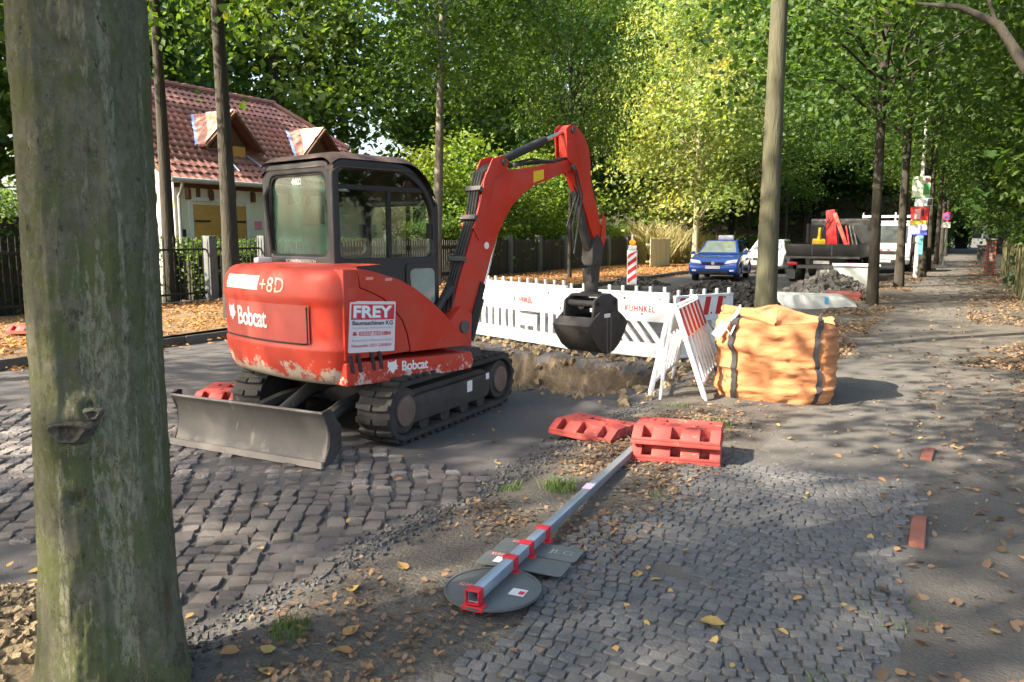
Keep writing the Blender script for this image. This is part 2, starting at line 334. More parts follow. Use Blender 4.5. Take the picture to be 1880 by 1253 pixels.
# ------------------------------------------------------------------ trees
def leaf_arrays(P,size,rg,up=.35,droop=0):
    n=len(P); nr=rg.normal(size=(n,3)); nr[:,2]=np.abs(nr[:,2])+up; nr/=np.linalg.norm(nr,axis=1)[:,None]
    t=rg.normal(size=(n,3)); t[:,2]-=droop; t-=nr*(t*nr).sum(1)[:,None]; t/=np.linalg.norm(t,axis=1)[:,None]; b=np.cross(nr,t)
    s=(size*rg.uniform(.65,1.25,n))[:,None]
    V=np.stack([P-t*s*.5, P+b*s*.36+nr*s*.10, P+t*s*.55, P-b*s*.36+nr*s*.10],1).reshape(-1,3)
    k=np.arange(n)*4; F=np.concatenate([np.stack([k,k+1,k+2],-1),np.stack([k,k+2,k+3],-1)])
    return V,F
def fast_mesh(name,V,F,mat,tone=None):
    me=bpy.data.meshes.new(name); nv=len(V); nf=len(F); k=F.shape[1]
    me.vertices.add(nv); me.vertices.foreach_set('co',V.astype(np.float32).ravel()); me.loops.add(nf*k); me.loops.foreach_set('vertex_index',F.astype(np.int32).ravel())
    me.polygons.add(nf); me.polygons.foreach_set('loop_start',np.arange(0,nf*k,k,dtype=np.int32)); me.update(calc_edges=True); me.materials.append(mat)
    if tone is None: tone=np.repeat(np.random.default_rng(nv).random(nv//4+1),4)[:nv]
    set_tone(me,tone); return me
L_green=LEAF('linden_leaf',[(.028,.065,.014),(.045,.10,.018),(.065,.13,.022),(.09,.15,.025),(.18,.18,.03)],.45)
L_yel=LEAF('linden_leaf_painted_sun',[(.07,.12,.035),(.12,.19,.055),(.18,.25,.085),(.24,.29,.11),(.34,.31,.11)],.5)  # sunlit look of the crown put into a paler leaf colour
L_dark=LEAF('forest_leaf',[(.03,.07,.02),(.05,.105,.026),(.075,.14,.032),(.11,.17,.04)],.5)
L_hedge=LEAF('hedge_leaf_painted_lit',[(.06,.13,.018),(.09,.17,.02),(.14,.2,.03),(.20,.22,.05)],.4)  # sunshine on hedge and shrubs put into the leaf colour
L_mid=LEAF('wood_leaf_painted_lit',[(.045,.09,.022),(.07,.125,.03),(.10,.16,.038),(.14,.19,.048)],.5)  # brighter copy of the wood leaves, standing in for sunlit foliage
L_conif=LEAF('bluish_conifer_leaf',[(.016,.04,.024),(.026,.06,.034),(.036,.075,.04)],.25)
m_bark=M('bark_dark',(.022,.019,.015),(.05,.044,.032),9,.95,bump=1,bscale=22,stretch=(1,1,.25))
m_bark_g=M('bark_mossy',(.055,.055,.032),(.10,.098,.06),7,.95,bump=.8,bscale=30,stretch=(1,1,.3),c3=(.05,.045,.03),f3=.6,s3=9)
m_bark_l=M('bark_painted_lit',(.22,.19,.12),(.36,.33,.22),8,.95,bump=.8,bscale=24,stretch=(1,1,.3),c3=(.09,.075,.05),f3=.62,s3=8)  # pale copy of the bark with sunlight painted into its colour
def crown_mesh(name,seed,mat,cz,rx,rz,clumps,per,size,cr=.75,flat_=.55,hollow=.25,low=None):
    rg=np.random.default_rng(seed); d=rg.normal(size=(clumps,3)); d/=np.linalg.norm(d,axis=1)[:,None]; rad=(hollow+(1-hollow)*rg.random(clumps))**.45
    C=d*rad[:,None]*[rx,rx,rz]; C[:,2]+=cz; C[:,:2]*=(1-.35*np.clip((C[:,2]-cz)/rz,0,1))[:,None]
    if low is not None: C[:,2]=np.maximum(C[:,2],low+rg.random(clumps)*.6)
    n=clumps*per; ci=np.repeat(np.arange(clumps),per); P=rg.normal(size=(n,3))*[cr*.55,cr*.55,cr*.55*flat_]*(.6+.8*rg.random(clumps))[ci][:,None]+C[ci]
    P[:,2]-=.12*np.hypot(P[:,0]-C[ci][:,0],P[:,1]-C[ci][:,1])
    V,F=leaf_arrays(P,size,rg,droop=.4); tone=np.repeat(.74*(rg.random(clumps)**1.2)[ci]+.26*rg.random(n),4); return fast_mesh(name,V,F,mat,tone),C
def trunk_mb(h,r0,r1,seed,C=None,nl=9,n=12,lean=0.,z0=-.25,flare=1.35,limb_from=.45):
    rg=random.Random(seed); mb=MB(); P=[];Rr=[]; k=12; ph=rg.random()*6
    for i in range(k+1):
        t=i/k; z=z0+(h-z0)*t; P.append((.06*math.sin(t*4+ph)*t*h*.12+lean*z,.06*math.cos(t*3+ph)*t*h*.12,z)); Rr.append((r0+(r1-r0)*t)*(1+(flare-1)*max(0,1-t*9)))
    mb.tube(P,Rr,n)
    if C is not None:
        idx=list(range(len(C))); rg.shuffle(idx)
        for q in idx[:nl]:
            c=Vector(C[q]); t=rg.uniform(limb_from,.98); t=min(t,max(.2,(c.z-.8-z0)/(h-z0)) if c.z<h else 1); i=min(k,int(t*k)); a=Vector(P[i]); mid=a.lerp(c,.5)+Vector((0,0,.35)); r_=Rr[i]*.42
            mb.tube([a,a.lerp(mid,.55)+Vector((0,0,.05)),mid,c],[r_,r_*.75,r_*.5,r_*.12],6,False)
    return mb
def tree_proto(kind,seed):
    if kind=='linden':  me,C=crown_mesh('crown',seed,L_green,7.4,3.7,4.0,125,110,.15,cr=1.0,low=3.3); tb=trunk_mb(8.6,.105,.045,seed,C,28,flare=1.25)
    elif kind=='low':  me,C=crown_mesh('crown',seed,L_green,6.6,4.2,4.2,150,130,.135,cr=1.15,low=2.9); tb=trunk_mb(8.4,.15,.05,seed,C,30,limb_from=.42,flare=1.2)
    elif kind=='yellow': me,C=crown_mesh('crown',seed,L_yel,6.8,4.0,5.4,95,150,.20,cr=1.2,low=2.2,hollow=.15); tb=trunk_mb(8.2,.15,.05,seed,C,28)
    elif kind=='forest': me,C=crown_mesh('crown',seed,L_dark,8.2,3.9,6.6,120,95,.31,cr=1.25,low=1.9); tb=trunk_mb(12,.2,.06,seed,C,16)
    elif kind=='tall':   me,C=crown_mesh('crown',seed,L_green,9.6,4.4,5.0,130,120,.165,cr=1.15,low=4.6); tb=trunk_mb(11,.18,.05,seed,C,14,limb_from=.62,flare=1.25)
    elif kind=='bush':   me,C=crown_mesh('crown',seed,L_dark,1.3,1.4,1.3,60,110,.13,cr=.7,low=.2); tb=trunk_mb(1.2,.07,.03,seed,C,10)
    elif kind=='lit':    me,C=crown_mesh('crown',seed,L_hedge,2.3,2.1,2.3,80,120,.16,cr=.9,low=.3); tb=trunk_mb(2.4,.09,.03,seed,C,10)
    elif kind=='conifer':
        rg=np.random.default_rng(seed); n=15000; z=1.+10*rg.random(n)**1.2; rr=2.6*(1-(z-.6)/11.)*np.sqrt(rg.random(n)); a=rg.random(n)*6.283; layer=np.floor(z*1.4)/1.4
        P=np.stack([rr*np.cos(a),rr*np.sin(a),layer-.35*rr+.22*rg.normal(size=n)+.5],-1); V,F=leaf_arrays(P,.2,rg,up=.1,droop=.8); me=fast_mesh('crown',V,F,L_conif); tb=trunk_mb(10.5,.2,.03,seed)
    return me,tb
PROTO={}
def plant_tree(kind,var,name,label,cat,loc,rz=0,sc=1,group=None,bark=m_bark,leafmat=None,trunk=None,sxy=None):
    key=(kind,var)
    if key not in PROTO:
        me,tb=tree_proto(kind,100+var*13+len(kind)); to=tb.build('trunk',m_bark,None,smooth=60); PROTO[key]=[me,to.data]; bpy.data.objects.remove(to)
    me,tm=PROTO[key]; t=thing(name,label,cat,loc,rz,group); s=sc; t.scale=(sxy or s,sxy or s,s)
    o=link(bpy.data.objects.new('crown',me),t)
    if leafmat: o.material_slots[0].link='OBJECT'; o.material_slots[0].material=leafmat
    if trunk is None:
        q=link(bpy.data.objects.new('trunk',tm),t); q.material_slots[0].link='OBJECT'; q.material_slots[0].material=bark
    else: trunk.parent=t
    return t
# the foreground trunk, close enough to need its bark in relief
def near_trunk():
    nu,nv=200,520; H=4.9; U,Vv=np.meshgrid(np.arange(nu)/nu*2*PI,np.linspace(0,1,nv),indexing='ij'); Z=-.2+(H+.2)*Vv
    r=.207+.062*np.exp(-np.clip(Z+.05,0,9)/.28)-.006*Z+.012*np.sin(U*3+.6)+.008*np.sin(U*5+2+Z)
    cx,sy=np.cos(U),np.sin(U); wob=.5*fbm(cx*1.5,sy*1.5,Z*1.2)
    st=fbm(cx*6+wob*2,sy*6,Z*4,4); r+= .010*(st-.5)
    rid=np.abs(fbm(cx*4.5+wob,sy*4.5+3,Z*.8,3)-.5); r+=.006*np.exp(-(rid/.03)**2)*(.2+.8*vn(cx*10,sy*10,Z*18))
    r+=.004*(fbm(cx*30,sy*30,Z*20,3)-.5)+.0035*(vn(cx*16,sy*16,Z*60)-.5)
    # knots, angle measured so that 0 faces the camera
    face=math.atan2(-1.61,2.55)
    for da,z,w,hh,amp in ((-.66,.98,.10,.07,.05),(-.7,.76,.05,.06,.022),(-.45,1.06,.04,.04,.028),(.5,2.9,.1,.05,.014),(-.5,2.15,.14,.08,.012),(.1,3.4,.1,.07,.016)):
        a=(U-face-da+PI)%(2*PI)-PI; q=((a*.21)/w)**2+((Z-z)/hh)**2; r+=amp*np.exp(-q)-amp*1.5*np.exp(-q*5)
    X=r*np.cos(U)+.010*Z; Y=r*np.sin(U)+.004*Z
    V=np.stack([X,Y,Z],-1).reshape(-1,3); i=(np.arange(nu)[:,None]*nv+np.arange(nv-1)[None,:]).ravel(); j=((np.arange(nu)[:,None]+1)%nu*nv+np.arange(nv-1)[None,:]).ravel()
    me=fast_mesh('trunk',V,np.stack([i,j,j+1,i+1],-1),m_near_bark); me.polygons.foreach_set('use_smooth',[True]*len(me.polygons)); return me
def near_bark_mat():
    m=bpy.data.materials.new('bark_close'); m.use_nodes=True; N=m.node_tree.nodes; L=m.node_tree.links; p=N['Principled BSDF']; p.inputs['Roughness'].default_value=.95; p.inputs['Specular IOR Level'].default_value=.2
    tc=N.new('ShaderNodeTexCoord')
    def noise(scale,st,detail=8,rough=.6):
        mp=N.new('ShaderNodeMapping'); mp.inputs['Scale'].default_value=st; L.new(tc.outputs['Object'],mp.inputs[0]); n=N.new('ShaderNodeTexNoise'); n.inputs['Scale'].default_value=scale; n.inputs['Detail'].default_value=detail; n.inputs['Roughness'].default_value=rough; L.new(mp.outputs[0],n.inputs['Vector']); return n.outputs[0]
    def ramp(i,a,b,c0=(0,0,0),c1=(1,1,1)):
        r=N.new('ShaderNodeValToRGB'); r.color_ramp.elements[0].position=a; r.color_ramp.elements[1].position=b; r.color_ramp.elements[0].color=lin(c0); r.color_ramp.elements[1].color=lin(c1); L.new(i,r.inputs[0]); return r.outputs[0]
    def mix(f,a,b,bt='MIX'):
        x=N.new('ShaderNodeMixRGB'); x.blend_type=bt; L.new(f,x.inputs[0]) if not isinstance(f,float) else setattr(x.inputs[0],'default_value',f)
        for k,c in ((1,a),(2,b)):
            if isinstance(c,tuple): x.inputs[k].default_value=lin(c)
            else: L.new(c,x.inputs[k])
        return x.outputs[0]
    def mul(a,b):
        x=N.new('ShaderNodeMath'); x.operation='MULTIPLY'; L.new(a,x.inputs[0]); L.new(b,x.inputs[1]); return x.outputs[0]
    base=ramp(noise(14,(1,1,.6),12,.8),.40,.60,(.18,.172,.118),(.30,.288,.20))
    green=mix(ramp(noise(5.5,(1,1,.7),12,.8),.46,.56),base,(.18,.20,.085))
    brown=mix(ramp(noise(7,(1,1,.6),12,.8),.55,.62),green,(.12,.108,.075))
    fleck=mix(ramp(noise(40,(1,1,.4),10,.85),.56,.61),brown,(.34,.335,.23))
    streak=mix(ramp(mul(ramp(noise(9,(1,1,.06),3,.5),.50,.60),noise(60,(1,1,.30),6,.8)),.46,.56),fleck,(.40,.39,.27))
    dark=mix(ramp(noise(34,(1,1,.45),10,.85),.575,.62),streak,(.07,.064,.044))
    warm=mix(ramp(noise(7,(1,1,.12),4,.6),.66,.76),dark,(.15,.10,.055))
    L.new(warm,p.inputs['Base Color'])
    b=N.new('ShaderNodeBump'); b.inputs['Strength'].default_value=1; b.inputs['Distance'].default_value=.035; L.new(noise(52,(1,1,.5),12,.85),b.inputs['Height']); L.new(b.outputs[0],p.inputs['Normal'])
    return m
m_near_bark=near_bark_mat()
t=plant_tree('tall',0,'linden_tree','thick mossy grey-green trunk close to the camera beside the road','tree',(-2.55,1.61,0),.3,trunk=link(bpy.data.objects.new('trunk',near_trunk())),bark=m_near_bark,group='lindens along the path')
kn=MB(); fa=math.atan2(-1.61,2.55)-.66; kd=Vector((math.cos(fa),math.sin(fa),0)); ks=Vector((-kd.y,kd.x,0)); kc=kd*.222+Vector((0,0,.985))
def knot(c,rw,rh,dp):
    g=MB(); g.grid(lambda u,v:c+ks*(rw*v*math.cos(u*2*PI)*(1+.25*math.sin(u*19)))+Vector((0,0,rh*v*math.sin(u*2*PI)*(1+.2*math.cos(u*13))))+kd*(dp*(math.exp(-((v-.62)/.22)**2)-.5*max(0,1-v*2.2)-.6*v**4)),22,12,True); return g
knot(kc,.075,.055,.022).build('knot',M('knot_bark',(.03,.026,.019),(.13,.118,.08),30,.95,bump=1,bscale=60),t); knot(kc+ks*.075+Vector((0,0,.055)),.030,.026,.012).build('knot',M('knot_bark_small',(.05,.045,.035),(.14,.13,.10),30,.95,bump=1,bscale=60),t)
up=MB(); up.tube([(.047,.018,4.8),(.06,.02,6.5),(.0,.05,8.5),(.05,0,10.5)],[.185,.15,.1,.04],14); up_o=up.build('upper_trunk',m_bark_g,t)
def mossy(z_h,r,seed): return None
NEAR=[(-2.33,11.1,1.06,'straight mossy linden trunk behind the orange bulk bag'),(-1.83,20.1,.95,'slim dark linden trunk beside the brown skip-shaped base'),(-1.76,27.4,1.05,'dark linden trunk standing just before the white truck'),
 (-1.42,34.4,1.0,'linden trunk right behind the poster pole'),(-1.5,41,1.05,'linden trunk between poster pole and no-stopping sign'),(-1.4,49,1.05,'linden trunk just beyond the no-stopping sign'),(-1.4,58,1.1,'far linden trunk near the end of the path'),(-1.4,69,1.1,'farthest linden trunk of the row along the path')]
for k,(x,y,s_,lb) in enumerate(NEAR):
    kind='tall' if k in (0,) else 'linden'; s_*=1.25 if k<5 else 1.1
    o=plant_tree(kind,k%3,'linden_tree',lb,'tree',(x,y,0),k*1.9+.4,s_,'lindens along the path',sxy=(.80 if k==0 else None),bark=m_bark_g if k==0 else m_bark,leafmat=(L_dark if k in (1,2,4) else None))
for k,(x,y) in enumerate([(-2.6,-7.5),(-2.7,-16)]): plant_tree('tall',k+1,'linden_tree',('unseen linden added just behind the viewer to shade the foreground','second unseen linden added behind the viewer for its shade')[k],'tree',(x,y,0),k+1.2,1.1,'lindens along the path',m_bark_g)  # unseen trees added behind the camera to cast shade
FAR=[('tall',1,-11.5,10.0,1.0,-.9,'slim dark trunk in front of the house between fence and excavator',m_bark,None),('linden',2,-12.2,25.6,1.1,-.7,'thin dark tree standing before the dark slat fence behind the boom',m_bark,None),
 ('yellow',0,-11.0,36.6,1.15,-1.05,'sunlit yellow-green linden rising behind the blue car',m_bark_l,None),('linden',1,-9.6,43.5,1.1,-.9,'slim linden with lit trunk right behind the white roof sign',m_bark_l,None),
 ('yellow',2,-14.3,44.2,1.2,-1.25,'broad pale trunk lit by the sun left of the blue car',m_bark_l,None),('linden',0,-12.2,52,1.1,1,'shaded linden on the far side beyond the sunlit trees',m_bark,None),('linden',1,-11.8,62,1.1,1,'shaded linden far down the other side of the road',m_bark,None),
 ('tall',2,-12.2,1.6,1.05,-.85,'unseen big linden added out of view on the left for its shade',m_bark,None),('tall',1,-13.3,-4.6,.9,-.9,'unseen linden added level with the viewer to shade the excavator',m_bark,None),('tall',0,-10.9,-11.0,1.15,-.98,'unseen big linden added across the road to shade setts and path',m_bark,None),('tall',1,-12.0,-18,1.3,-1.4,'second unseen linden added across the road for its shade',m_bark,None)]  # last four stand out of view, added to shade the foreground
for k,(kind,v,x,y,s_,sx,lb,bk,lm) in enumerate(FAR): plant_tree(kind,v,'roadside_tree',lb,'tree',(x,y,0),k*2.1,s_,'trees on the far verge',bk,sxy=(-sx if sx<0 else None))
plant_tree('tall',2,'garden_tree','dark leaning trunk inside the fence at the corner of the house','tree',(-17.0,12.9,0),2.2,1.25,None,m_bark,sxy=.95)
bt=plant_tree('tall',1,'slender_tree','slender grey forked trunk rising behind the cab of the excavator','tree',(-13.6,19.3,0),.8,.95,None,M('bark_grey',(.12,.11,.095),(.22,.2,.17),10,.9,bump=.6,bscale=30,stretch=(1,1,.6)))
bt.rotation_euler=(0,R(3.5),.0)
WOOD=[]
wl_=[('dense dark tree of the wood behind the house','dense dark tree of the wood behind the hedge','dense dark tree in the wood at the end of the road','dark tree overhanging the path from the gardens')]
WOODS=[]
def wood(x,y,k,sc,lab,kind='forest'):
    t=plant_tree(kind,k%3,'wood_tree',lab,'tree',(x+random.uniform(-.8,.8),y+random.uniform(-.8,.8),0),random.uniform(0,6),sc*random.uniform(.9,1.12),'trees of the surrounding wood',m_bark,leafmat=(L_mid if (k%2==0 and x<-15 and y<56) else None)); WOODS.append(t)
k=0
for x,y in ((-31,15),(-32,22),(-29.5,29),(-36,27),(-30,6),(-28.5,19),(-34,33)): wood(x,y,k,1.2,wl_[0][0]); k+=1
for x,y in ((-25,37),(-28,43),(-23,48),(-20,55),(-27,55),(-17.5,62),(-24,64)): wood(x,y,k,1.35,wl_[0][1]); k+=1
for x,y in ((-17,66),(-12,74),(-15,84),(-7,88),(-9,78),(-20,78),(-3,98),(-11,98),(-18,95),(3,104),(-4.5,84)): wood(x,y,k,1.75,wl_[0][2]); k+=1
for x,y in ((4.0,19),(4.2,25),(3.6,32),(3.8,39),(3.4,47),(3.4,56),(3.2,66),(8,30),(9,44),(5.5,12),(3,76),(2.8,86),(-3.2,90)): wood(x,y,k,.9,wl_[0][3],'linden' if k%3==0 else 'forest'); k+=1
ORD=['leftmost','second','third','fourth','fifth','sixth','seventh','eighth','ninth','tenth','eleventh','twelfth','thirteenth','fourteenth']
for lb in set(t['label'] for t in WOODS):
    for i_,t in enumerate(sorted([t for t in WOODS if t['label']==lb],key=lambda t:math.atan2(t.location.x,t.location.y))): t['label']=lb+(', leftmost one' if i_==0 else ', '+ORD[i_]+' from the left')
for k,(x,y,s_) in enumerate(((-17.6,16.9,.5),(-17.5,24.5,1.0),(-18.2,27.5,1.2),(-17.8,31,1.1),(-18.3,35,1.2))): plant_tree('lit' if k else 'bush',0,'garden_shrub',('dark shrub inside the fence below the garage doors' if k==0 else 'sunlit pale green shrub behind the long hedge, '+ORD[k]+' one along'),'shrub',(x,y,0),k*1.3,s_,'shrubs behind the hedge' if k else None,m_bark)
plant_tree('conifer',0,'conifer','bluish drooping conifer hanging over the garden wall beside the path','tree',(3.2,27,0),0,.9,None); plant_tree('conifer',0,'conifer','second bluish conifer further down the path by the brick pillar','tree',(3.4,40,0),2,.8,None)
# bare branch reaching into the picture at the top edge
b=MB(); b.tube([(1.5,9.3,1.2),(.95,9.1,2.3),(.52,9.0,2.9),(.33,9,3.2),(.12,9,3.55),(-.2,9,3.75),(-.6,9.05,3.85)],[.12,.09,.06,.05,.04,.028,.012],9).tube([(.1,9,3.56),(.0,9.1,3.9),(-.1,9.15,4.2)],[.02,.014,.005],6)
br=thing('leaning_tree','bare curved branch of a leaning tree at the upper right corner','tree',(0,0,0)); b2=MB(); b2.tube([(1.5,9.3,1.2),(1.75,9.4,.4),(1.8,9.4,-.2)],[.12,.13,.15],9); b.build('branch',m_bark,br,smooth=60); b2.build('trunk',m_bark,br,smooth=60)
# ------------------------------------------------------------------ house with tiled roof
m_wall=M('render_cream',(.72,.69,.58),(.80,.77,.68),1.5,.9,bump=.2,bscale=80)
m_tile=M('roof_tile',(.25,.11,.088),(.33,.16,.13),3,.8,bump=.3,bscale=40,island=.2)
m_timber=M('timber_brown',(.10,.05,.028),(.16,.085,.045),6,.8,bump=.4,bscale=30,stretch=(1,1,.2))
m_door=M('door_ochre',(.50,.26,.06),(.60,.33,.09),8,.65,bump=.2,bscale=40)
m_sun_patch=M('sun_patch_paint',(.58,.36,.24),(.62,.40,.27),2,.6,.1)  # pale tone painted for sunlight on the dormer slopes
m_zinc=M('zinc_blue',(.22,.34,.62),(.30,.42,.70),5,.5)
m_grey=M('concrete_post',(.085,.095,.10),(.14,.148,.15),6,.85,bump=.35,bscale=60)
m_iron=M('iron_dark',(.018,.02,.02),(.03,.032,.03),20,.6,.4)
m_white=M('white_plastic',(.78,.79,.80),(.70,.71,.72),4,.42,c3=(.40,.38,.34),f3=.62,s3=9)
m_red=M('signal_red',(.55,.025,.03),(.46,.02,.025),5,.5)
m_black=M('black_rubber',(.012,.012,.013),(.026,.025,.024),18,.75,bump=.3,bscale=60)
house=thing('house','cream house with red tiled half-hipped roof and two dormers behind the fence','house',(0,0,0))
xf,xb,y0,y1,ze,zr=-18.4,-23.6,14.2,22.9,3.1,6.25; xr=-22.2
w=MB(); w.bx(xb,xf,y0,y1,-.1,ze); w.pxz([(xb,ze),(xf,ze),(xr,zr-.12),(xb,zr-1.25)],y0,y0+.25); w.build('wall',m_wall,house,smooth=0)
# half-timber band under the eaves, brackets
b=MB(); b.bx(xf+.002,xf+.03,y0,y1,2.86,2.98); [b.bx(xf+.002,xf+.032,y,y+.12,2.62 if i%2 else 2.98,3.12) for i,y in enumerate(np.arange(y0+.1,y1-.3,.62))]; b.build('timber_band',m_timber,house)
for i,y in enumerate(np.arange(y0+.35,y1-.5,.75)):
    q=MB(); q.pyz([(0,0),(.10,0),(.10,.24),(.05,.30),(0,.30)],0,.12,Matrix.Translation((xf+.03,y,2.55))); q.build('bracket',m_timber,house,bevel=.01)
m_band=M('ochre_band',(.42,.25,.09),(.5,.31,.12),6,.8)
q=MB(); [q.bx(xf+.001,xf+.02,y+.13,y+.6,2.99,3.1) for y in np.arange(y0+.1,y1-.9,.62)]; q.build('infill',m_band,house)
# garage doors: two leaves of diagonal boards
for (a,c) in ((14.75,15.66),(15.69,16.6)):
    d=MB(); d.bx(xf+.004,xf+.05,a,c,0,2.42); leaf=d.build('door',m_door,house,bevel=.01)
    for i in range(12):
        z=.1+i*.2; p=[(a+.04,z),(a+.04,z+.17),(c-.04,z+.17-.0+.0),(c-.04,z)]; sgn=1
        bb=MB(); bb.prism([(xf+.052,a+.05,z),(xf+.052,c-.05,z+(.18 if a<15 else -.18)),(xf+.052,c-.05,z+(.36 if a<15 else 0)-.02),(xf+.052,a+.05,z+.165)],(.012,0,0))
        if z+.36<2.4 and z-.18>-.1: bb.build('plank',m_door,leaf)
    for z in (.5,1.95): MB().bx(xf+.066,xf+.078,a+.03 if a<15 else a+.35,a+.55 if a<15 else c-.03,z,z+.05).build('strap_hinge',m_iron,leaf)
f=MB(); f.bx(xf+.003,xf+.06,14.63,14.75,0,2.52); f.bx(xf+.003,xf+.06,16.6,16.72,0,2.52); f.bx(xf+.003,xf+.062,14.63,16.72,2.52,2.62); f.build('door_frame',m_white,house)
MB().bx(xf+.003,xf+.03,16.95,17.2,1.75,2.0).build('pink_notice',M('pink_paper',(.75,.25,.4),None),house)
MB().bx(xf+.003,xf+.05,14.42,14.5,1.55,1.75).build('letter_box',m_iron,house)
# roof: boarding, tiles in courses, hip on the right
sl=Vector((xr-(xf+.45),0,zr-(ze-.05))); SL=sl.length; sn=sl.normalized(); nrm=Vector((sn.z*1,0,-sn.x)).normalized()
if nrm.z<0: nrm=-nrm
E0=Vector((xf+.45,0,ze-.05)); ya,yb=y0-.45,y1+.3; hip0=.52   # hip starts part way up
def yend(t): return yb if t<hip0 else yb-(t-hip0)/(1-hip0)*1.7
rb=MB(); rb.add([E0+Vector((0,ya,0)),E0+Vector((0,yb,0)),E0+sl*hip0+Vector((0,yb,0)),E0+sl+Vector((0,yb-1.7,0)),E0+sl+Vector((0,ya,0))],[(0,1,2,3,4)])
p=[E0+sl+Vector((0,ya,0)),E0+sl+Vector((0,yb-1.7,0)),Vector((xr-1.6,yb,zr-1.3)),Vector((xr-1.6,ya,zr-1.3))]; rb.add(p,[(0,1,2,3)])
rb.add([E0+sl*hip0+Vector((0,yb,0)),Vector((xr-1.6,yb,zr-1.3)),E0+sl+Vector((0,yb-1.7,0))],[(0,1,2)])
roof=rb.build('roof',m_tile,house,smooth=0)
gb=MB(); gb.prism([E0+Vector((0,ya-.01,-.14)),E0+Vector((0,ya-.01,.03)),E0+sl+Vector((0,ya-.01,.05)),E0+sl+Vector((0,ya-.01,-.13))],(0,.06,0)); gb.build('barge_board',m_timber,house)
tw,tl=.245,.325; rows=int(SL/tl); tv=[];NP=5
for i in range(NP+1):
    y=i/NP*tw; zz=.017*math.sin(i/NP*2*PI)
    tv+=[(0,y,zz+.045),(tl*1.12,y,zz+.012)]
tf=[(2*i,2*i+1,2*i+3,2*i+2) for i in range(NP)]; base=len(tv); tv+=[(0,i/NP*tw,.017*math.sin(i/NP*2*PI)+.005) for i in range(NP+1)]; tf+=[(base+i,2*i,2*i+2,base+i+1) for i in range(NP)]
mt=Matrix((sn,Vector((0,1,0)),nrm)).transposed()
TV=np.array([tuple(mt@Vector(v)) for v in tv]); tme=bpy.data.meshes.new('tile'); tme.from_pydata(TV.tolist(),[],tf); tme.materials.append(m_tile); tme.polygons.foreach_set('use_smooth',[True]*len(tf))
cnt=0; AV=[];AF=[];bb_=0
for r_ in range(rows+1):
    t_=r_*tl/SL; y=ya+(tw/2 if r_%2 else 0)
    while y<yend(min(1,t_+.06))-tw*.5:
        L0=E0+sn*(r_*tl)+Vector((0,y,0))+nrm*random.uniform(0,.008)
        if cnt<300 and (y<20.8) and t_>.18: o=link(bpy.data.objects.new('tile',tme),roof); o.location=L0; cnt+=1
        else: AV.append(TV+np.array(L0)); AF+=[tuple(i+bb_ for i in f_) for f_ in tf]; bb_+=len(TV)
        y+=tw
tag(rawmesh('tiles_rest',np.concatenate(AV),AF,m_tile,roof,smooth=60),kind='stuff')
rd=MB(); y=ya
while y<yb-1.8: rd.tube([E0+sl+Vector((0,y,.05)),E0+sl+Vector((0,y+.36,.07))],[.10,.115],8); y+=.34
rd.tube([E0+sl+Vector((0,yb-1.7,.05)),E0+sl*hip0+Vector((0,yb,.05))],.1,8); rd.build('ridge_tiles',m_tile,roof)
gt=MB(); gt.tube([E0+Vector((.05,ya,-.03)),E0+Vector((.05,yb,-.03))],.07,8); gt.tube([E0+Vector((.02,ya+.4,-.05)),(xf+.25,ya+.5,2.75),(xf+.08,ya+.55,2.6),(xf+.08,ya+.55,0)],.045,8); gt.build('gutter',M('zinc_grey',(.35,.36,.37),(.45,.46,.47),5,.5,.3),house)
for (dy,hw) in ((16.9,1.08),(20.7,1.0)):   # dormers
    dz0=4.15; xfr=E0.x-1.05; dm=MB(); 
    def sx(z): return E0.x+sn.x*((z-E0.z)/sn.z)
    top=dz0+hw*.95
    # cheeks and gable front in timber
    dm.bx(sx(dz0)-.3,xfr-.03,dy-.38,dy+.38,3.6,dz0+.05); body=MB(); body.prism([(xfr-.25,dy-hw*.62,dz0),(xfr-.25,dy+hw*.62,dz0),(xfr-.25,dy,top-.25)],(-1.6,0,0)); 
    dorm=dm.build('dormer',m_door,house); body.build('gable',m_timber,dorm)
    for s_ in (-1,1):
        rr=MB(); A=Vector((xfr,dy,top)); Bq=Vector((xfr,dy+s_*hw,dz0-.05)); Cq=Vector((sx(dz0-.05)-.1,dy+s_*hw,dz0-.05)); Dq=Vector((sx(top)-.1,dy,top)); th=Vector((0,s_*.03,.06))
        rr.add([A,Bq,Cq,Dq,A+th,Bq+th,Cq+th,Dq+th],[(0,1,2,3),(4,7,6,5),(0,4,5,1),(1,5,6,2),(2,6,7,3),(3,7,4,0)]); rr.build('dormer_roof',m_tile,dorm)
        cp=MB(); k0,k1=.02,.62; q0=A.lerp(Dq,.0)+th*1.15; e=lambda u,v:(A.lerp(Dq,u)).lerp(Bq.lerp(Cq,u),v)+th*1.35
        cp.add([e(0,0),e(0,.98),e(.35,.60),e(.62,0)],[(0,1,2,3)]) if s_<0 else None
        if s_<0: cp.build('dormer_sun_patch',m_sun_patch,dorm,smooth=0)  # added sheet whose colour paints the sunlit part of the slope
        vb=MB(); vb.tube([A+Vector((.02,0,-.02)),Bq+Vector((.02,0,-.02))],.06,5); vb.build('verge_board',m_timber,dorm)
    fl=MB(); fl.tube([Vector((sx(dz0-.05)+.02,dy-hw-.02,dz0-.02)),Vector((sx(top)+.02,dy-.05,top+.02))],.06,6); fl.build('flashing',m_zinc,dorm)
    st=MB(); [st.tube([(xfr+.0,dy+s_*.42,3.95),(E0.x-.25,dy+s_*.62,3.40)],.022,5) for s_ in (-1,1)]; st.build('valley_rods',m_zinc,dorm)
